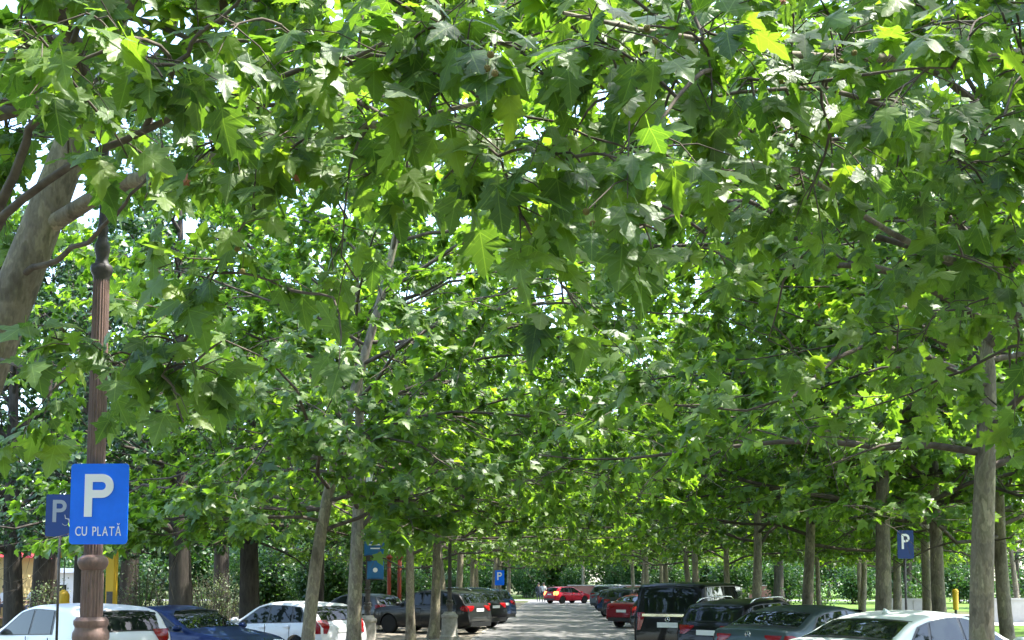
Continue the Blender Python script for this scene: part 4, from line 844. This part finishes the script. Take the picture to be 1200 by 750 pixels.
# ------------------------------------------------------------------ lamps
def fluted_lamp(loc, label, material='rusty_iron', group=None, sc=1.0, lantern=True):
    root = empty('street_lamp', loc); root.scale = (sc * .9, sc * .9, sc); tag(root, label, 'street lamp', group)
    MB().lathe([(.34, 0), (.34, .12), (.30, .16), (.27, .22), (.24, .75), (.26, .80), (.26, .86), (.20, .93)], 32).build('plinth', material, root, False)
    o = MB().lathe([(.155, .93), (.165, 1.0), (.135, 1.10), (.125, 1.35), (.13, 1.42), (.155, 1.47), (.168, 1.52), (.165, 1.56), (.148, 1.585), (.145, 1.605), (.158, 1.63), (.158, 1.66), (.13, 1.69)], 32).build('base_collar', material, root); ssmooth(o, 35)
    o = MB().lathe([(.100, 1.68), (.104, 1.72), (.101, 2.05), (.098, 2.10)], 40, flute=1, fl_range=(1.71, 2.06)).build('lower_shaft', material, root)
    o = MB().lathe([(.098, 2.085), (.118, 2.10), (.135, 2.13), (.14, 2.155), (.132, 2.185), (.11, 2.20), (.088, 2.215)], 32).build('collar', material, root); ssmooth(o, 50)
    o = MB().lathe([(.084, 2.20), (.086, 2.24), (.084, 3.2), (.076, 4.55), (.075, 4.60)], 40, flute=1, fl_range=(2.23, 4.58)).build('shaft', material, root)
    o = MB().lathe([(.074, 4.58), (.08, 4.63), (.098, 4.66), (.105, 4.69), (.098, 4.725), (.07, 4.74), (.055, 4.78), (.062, 4.82), (.074, 4.86), (.07, 4.91), (.05, 4.95), (.046, 5.0), (.055, 5.05), (.04, 5.10), (.034, 5.9), (.05, 5.95), (.04, 6.1)], 28).build('capital', 'dark_iron' if material == 'rusty_iron' else material, root); ssmooth(o, 60)
    if lantern:
        MB().lathe([(.05, 6.08), (.13, 6.12), (.14, 6.15)], 8).build('lantern_base', 'dark_iron', root)
        lg = MB().lathe([(.135, 6.15), (.20, 6.60)], 8).build('lantern_glass', 'lantern_glass', root)
        for k in range(8): a = 2 * math.pi * k / 8; MB().tube([(.138 * math.cos(a), .138 * math.sin(a), 6.15), (.205 * math.cos(a), .205 * math.sin(a), 6.60)], .01, 5).build('lantern_bar', 'dark_iron', root)
        MB().lathe([(.23, 6.60), (.24, 6.63), (.12, 6.78), (.05, 6.83), (.03, 6.90), (.035, 6.94), (.005, 7.00)], 16).build('lantern_cap', 'dark_iron', root)
    return root
Yl = 9.3; xl = float(at(108, 690, Yl)[0])
fluted_lamp((xl, Yl, 0), 'rusty brown fluted cast-iron lamp post carrying the bright blue parking sign', group='cast-iron street lamps')
c = at(116.5, 590.5, Yl - .13); parking_sign(c, .495, .68, 0.0, 'bright blue P CU PLATĂ sign on the rusty lamp post', group='blue parking signs')
c = at(70, 604, 18.5); parking_sign(c, .46, .715, .12, 'shade-darkened blue parking sign with wheelchair symbol behind the lamp post', 'sign_blue_shaded', 'sign_grey', None, True, 2.9, group='blue parking signs')
c = at(1061, 638, 21.0); parking_sign(c, .31, .53, .1, 'shade-darkened blue P sign on a thin post among the lawn-side trunks', 'sign_blue_shaded', 'sign_white', None, False, 2.9, group='blue parking signs')
c = at(585.5, 677, 52.0); parking_sign(c, .44, .70, 0, 'small blue P sign standing above the dark SUVs', 'sign_blue', 'sign_white', None, False, 1.95, group='blue parking signs')
for px, Y, lb in ((527, 37.0, 'dark lamp post with round stone pedestal beside the black crossover'), (431, 33.0, 'dark lamp post carrying two blue banners behind the white hatchback')):
    x = ground_x(px, Y); r = fluted_lamp((x, Y, 0), lb, 'dark_iron', 'cast-iron street lamps', .8)
    ped = MB().lathe([(.46, 0), (.46, .18), (.40, .22), (.38, .26), (.36, .92), (.40, .98), (.40, 1.06), (.30, 1.12), (.24, 1.2)], 16).build('pedestal', 'stone', r); ssmooth(ped, 30)
def banner(c, w, h, label, rz=0, emblem=False):
    root = bpy.data.objects.new('banner', None); COL.objects.link(root); root.location = [float(v) for v in c]; root.rotation_euler = (math.radians(90), 0, rz); root.empty_display_size = .1; tag(root, label, 'banner', 'blue street banners')
    V, F = [], []; n = 8
    for k in range(n + 1):
        for j in range(n + 1): u, v = k / n - .5, j / n - .5; V.append((u * w, v * h, .03 * math.sin(u * 5 + v * 3)))
    for k in range(n):
        for j in range(n): a = k * (n + 1) + j; F.append((a, a + 1, a + n + 2, a + n + 1))
    mb = MB().add(V, F); me = mb.mesh('cloth'); o = link('cloth', me, 'banner_blue', root, True); sm = o.modifiers.new('s', 'SOLIDIFY'); sm.thickness = .004
    for yy in (.5, -.5): MB().tube([(-w * .62, yy * h, 0), (w * .52, yy * h, 0)], .015, 6).build('banner_rod', 'dark_iron', root)
    r2 = random.Random(int(c[0] * 100))
    if emblem:
        e = MB().lathe([(.05, .035), (.07, .04), (.05, .045)], 20); e.build('emblem', 'sign_white', root)
    else:
        for k, yy in enumerate((.10, -.05, -.20)): MB().box((w * .02 * k, yy * h, .04), (w * (.7 - .12 * k), h * .05, .006)).build('printed_line', 'sign_white', root)
banner(at(439, 637, 32.8), .62, .72, 'bright blue banner with white print hung on the dark lamp post')
banner(at(440, 668, 32.8), .50, .55, 'lower blue banner with a white round emblem on the dark lamp post', emblem=True)
banner(at(884, 594, 40.0), .40, .60, 'small blue banner among the leaves above the black van')

# ------------------------------------------------------------------ park side background
def kiosk(loc, w, d, h, rz, label, wall, roof, awning=True):
    root = empty('kiosk', loc, rz); tag(root, label, 'kiosk')
    MB().box((0, 0, h / 2), (w, d, h)).build('wall', wall, root)
    MB().box((0, 0, h + .12), (w + .7, d + .7, .24), taper=.9).build('roof', roof, root)
    for k in (-1, 1):
        wn_ = MB().box((k * w * .22, -d / 2 - .01, h * .58), (w * .28, .06, h * .36)).build('window', 'white_paint', root); MB().box((k * w * .22, -d / 2 - .045, h * .58), (w * .25, .02, h * .31)).build('pane', 'car_glass', wn_)
    for k in range(7): MB().box((-w / 2 + (k + .5) * w / 7, -d / 2 - .008, h * .19), (w / 7 - .03, .02, h * .36)).build('board', wall, root)
    if awning: MB().add([(-w / 2, -d / 2, h * .98), (w / 2, -d / 2, h * .98), (w / 2, -d / 2 - 1.0, h * .82), (-w / 2, -d / 2 - 1.0, h * .82), (-w / 2, -d / 2, h * .95), (w / 2, -d / 2, h * .95), (w / 2, -d / 2 - 1.0, h * .79), (-w / 2, -d / 2 - 1.0, h * .79)], [(0, 1, 2, 3), (7, 6, 5, 4), (0, 1, 5, 4), (1, 2, 6, 5), (2, 3, 7, 6), (3, 0, 4, 7)]).build('awning', roof, root)
    return root
kiosk((ground_x(-42, 48), 49, 0), 4.6, 3.2, 3.0, .1, 'cream yellow kiosk with red roof in the park', 'cream_wall', 'red_roof', False)
kiosk((ground_x(62, 58), 59, 0), 2.2, 2.0, 2.4, 0, 'small white kiosk behind the seated people', 'white_paint', 'white_paint', False)
t = empty('yellow_totem', (ground_x(131, 24.5), 24.5, 0)); tag(t, 'tall yellow post standing behind the rusty lamp post', 'post')
MB().box((0, 0, 1.35), (.21, .2, 2.7)).build('pillar', 'yellow_paint', t, bevel=.02); MB().box((0, 0, .05), (.5, .4, .1)).build('foot', 'stone', t); MB().box((.0, -.103, 1.5), (.14, .006, .5)).build('notice', 'dark_iron', t)
t = empty('yellow_bollard', (ground_x(75, 30), 30, 0)); tag(t, 'low yellow bollard under an arrow in front of dark trees', 'bollard')
MB().lathe([(.16, 0), (.16, 1.55), (.15, 1.62), (.10, 1.7), (.02, 1.74)], 20).build('shaft', 'yellow_paint', t); MB().lathe([(.165, 1.2), (.165, 1.3)], 20).build('band', 'dark_iron', t)
MB().tube([(0, 0, 1.7), (0, 0, 2.6)], .015, 6).build('stem', 'dark_iron', t); MB().add([(-.15, -.02, 2.85), (-.15, -.02, 2.6), (.15, -.02, 2.7), (-.15, .02, 2.85), (-.15, .02, 2.6), (.15, .02, 2.7)], [(0, 1, 2), (5, 4, 3), (0, 1, 4, 3), (1, 2, 5, 4), (2, 0, 3, 5)]).build('arrow', 'yellow_paint', t)
for k, (px, lb) in enumerate(((456, 'orange play-frame post beside the dark lamp post'), (468, 'orange play-frame post standing nearer the crossover'))):
    t = empty('play_post', (ground_x(px, 50), 50, 0)); tag(t, lb, 'post', 'orange play-frame posts'); MB().tube([(0, 0, 0), (0, 0, 3.0)], .09, 14).build('shaft', 'orange_paint', t, True); MB().lathe([(.15, 3.0), (.15, 3.06), (.05, 3.16)], 14).build('cap', 'orange_paint', t)
# bench row with seated people
def person(loc, rz, label, seated, shirt, legs='trousers'):
    if seated: J = dict(pel=(0, 0, .52), che=(0, -.04, .92), neck=(0, -.02, 1.08), hd=(0, .02, 1.18), top=(0, .03, 1.33), hl=(.1, 0, .5), kl=(.13, .42, .50), fl=(.13, .42, .08), tl=(.13, .55, .05), sl=(.18, -.03, 1.0), el=(.24, .08, .75), wl=(.16, .30, .66))
    else: J = dict(pel=(0, 0, .95), che=(0, 0, 1.30), neck=(0, 0, 1.48), hd=(0, .02, 1.57), top=(0, .02, 1.72), hl=(.1, 0, .9), kl=(.12, .08, .50), fl=(.12, -.02, .08), tl=(.12, .12, .05), sl=(.19, 0, 1.40), el=(.25, -.03, 1.12), wl=(.24, .10, .88))
    V, E, Rr = [], [], []
    def v(p, r): V.append(p); Rr.append(r); return len(V) - 1
    pe = v(J['pel'], .15); ch = v(J['che'], .16); nk = v(J['neck'], .06); hd = v(J['hd'], .09); tp = v(J['top'], .08); E += [(pe, ch), (ch, nk), (nk, hd), (hd, tp)]
    for s in (1, -1):
        m_ = lambda p: (p[0] * s, p[1], p[2]); a = [v(m_(J['hl']), .10), v(m_(J['kl']), .065), v(m_(J['fl']), .045), v(m_(J['tl']), .035)]; E += [(pe, a[0]), (a[0], a[1]), (a[1], a[2]), (a[2], a[3])]
        w = J['wl']; b = [v(m_(J['sl']), .065), v(m_(J['el']), .045), v(m_(w), .032)]; E += [(ch, b[0]), (b[0], b[1]), (b[1], b[2])]
        for q in range(5): t_ = v(m_((w[0] - .03 + .016 * q, w[1] + (.11 if q else .06), w[2] - .06 - .01 * (q % 3))), .009); E.append((b[2], t_))
    me = bpy.data.meshes.new('p'); me.from_pydata(V, E, []); o = bpy.data.objects.new('p', me); COL.objects.link(o); md = o.modifiers.new('s', 'SKIN')
    for k, sv in enumerate(me.skin_vertices[0].data): sv.radius = (Rr[k], Rr[k]); sv.use_root = (k == 0)
    sb = o.modifiers.new('u', 'SUBSURF'); sb.levels = 1; dg = bpy.context.evaluated_depsgraph_get(); bd = bpy.data.meshes.new_from_object(o.evaluated_get(dg)); bpy.data.objects.remove(o)
    bd.materials.clear(); [bd.materials.append(M[x]) for x in (shirt, legs, 'skin')]
    zc, zn = J['pel'][2] + .06, J['neck'][2] - .01
    for p in bd.polygons: p.use_smooth = True; c_ = p.center; p.material_index = 2 if c_[2] > zn or (abs(c_[0]) > .13 and c_[1] > J['el'][1] + .06 and seated and c_[2] > .58) else (1 if c_[2] < zc else 0)
    root = empty('person', loc, rz); tag(root, label, 'person', 'people in the park'); link('body', bd, None, root)
    bm = bmesh.new(); bmesh.ops.create_uvsphere(bm, u_segments=14, v_segments=9, radius=1); t_ = J['top']
    for q in bm.verts: q.co = Vector((q.co.x * .10, t_[1] - .025 + q.co.y * .115, t_[2] - .035 + max(q.co.z, -.6) * .115))
    hm = bpy.data.meshes.new('hair'); bm.to_mesh(hm); bm.free(); link('hair', hm, 'hair', root, True)
    for s in (-1, 1): MB().box((s * .035, J['hd'][1] + .088, J['hd'][2] + .06), (.02, .015, .012)).build('eye', 'hair', root)
    MB().box((0, J['hd'][1] + .10, J['hd'][2] + .02), (.022, .03, .04)).build('nose', 'skin', root)
    return root
Yb = 47.0
for k, (px, lb, sh, rz) in enumerate(((6, 'seated person in a white shirt on the bench by the cream kiosk', 'shirt_white', 2.9), (40, 'seated person in a pale shirt on the bench behind the thin dark tree', 'shirt_white', 3.2), (52, 'seated person in dark clothing on the bench beside the small white kiosk', 'shirt_dark', 3.0))):
    person((ground_x(px, Yb), Yb, .42), rz, lb, True, sh)
t = empty('park_bench', (ground_x(28, Yb), Yb - .02, 0)); tag(t, 'long raised wooden park bench carrying three seated people', 'bench')
MB().box((0, 0, .40), (4.0, 2.2, .06)).build('platform', 'wood', t)
for k in range(4): MB().box((0, -.14 + .12 * k, .90), (3.6, .10, .04)).build('seat_slat', 'wood', t)
for x in (-1.6, 0, 1.6): MB().box((x, .04, .66), (.08, .4, .44)).build('leg', 'dark_iron', t)
for x in (-1.9, 1.9):
    for y in (-1, 1): MB().box((x, y, .185), (.1, .1, .37)).build('platform_leg', 'dark_iron', t)
for k in range(2): MB().box((0, .34, 1.05 + .16 * k), (3.6, .04, .12)).build('back_slat', 'wood', t)
person((ground_x(637, 101), 101, 0), 2.8, 'person in white standing by the far crossing beside the red car', False, 'shirt_white'); person((ground_x(631, 103), 103, 0), 3.3, 'person in dark clothes standing by the far crossing', False, 'shirt_dark')

# ------------------------------------------------------------------ lawn side and far background
def low_wall(name, x0, x1, y, h, label):
    t = empty(name, ((x0 + x1) / 2, y, 0)); tag(t, label, 'wall', 'low white walls by the lawn'); n = max(2, int((x1 - x0) / 1.6)); w = (x1 - x0) / n
    for k in range(n): MB().box((-(x1 - x0) / 2 + (k + .5) * w, 0, h / 2), (w - .015, .35, h)).build('panel', 'pale_stone', t, bevel=.01)
    MB().box((0, 0, h + .05), (x1 - x0 + .1, .45, .1)).build('coping', 'pale_stone', t)
low_wall('garden_wall', ground_x(1038, 56), ground_x(1098, 56), 56, 1.0, 'low pale wall behind the thin sign post on the lawn side'); low_wall('garden_wall', ground_x(1150, 54), ground_x(1260, 54), 54, 1.05, 'low pale wall beyond the lawn at the second tree row')
t = empty('litter_bin', (ground_x(1119, 50), 50, 0)); tag(t, 'yellow litter bin on the lawn in front of the low pale wall', 'bin'); MB().lathe([(.11, .7), (.13, 1.45), (.14, 1.5), (.11, 1.58), (.04, 1.62)], 16).build('bin_body', 'yellow_paint', t); MB().lathe([(.2, 0), (.2, .05), (.06, .06), (.06, .72)], 12).build('foot', 'dark_iron', t)
t = empty('low_wall', (12, 121, 0)); tag(t, 'low brown brick wall behind the far crossing', 'wall'); MB().box((0, 0, .7), (22, .4, 1.4)).build('wall_face', 'brick_wall', t); MB().box((0, 0, 1.45), (22.2, .5, .1)).build('coping', 'stone', t)
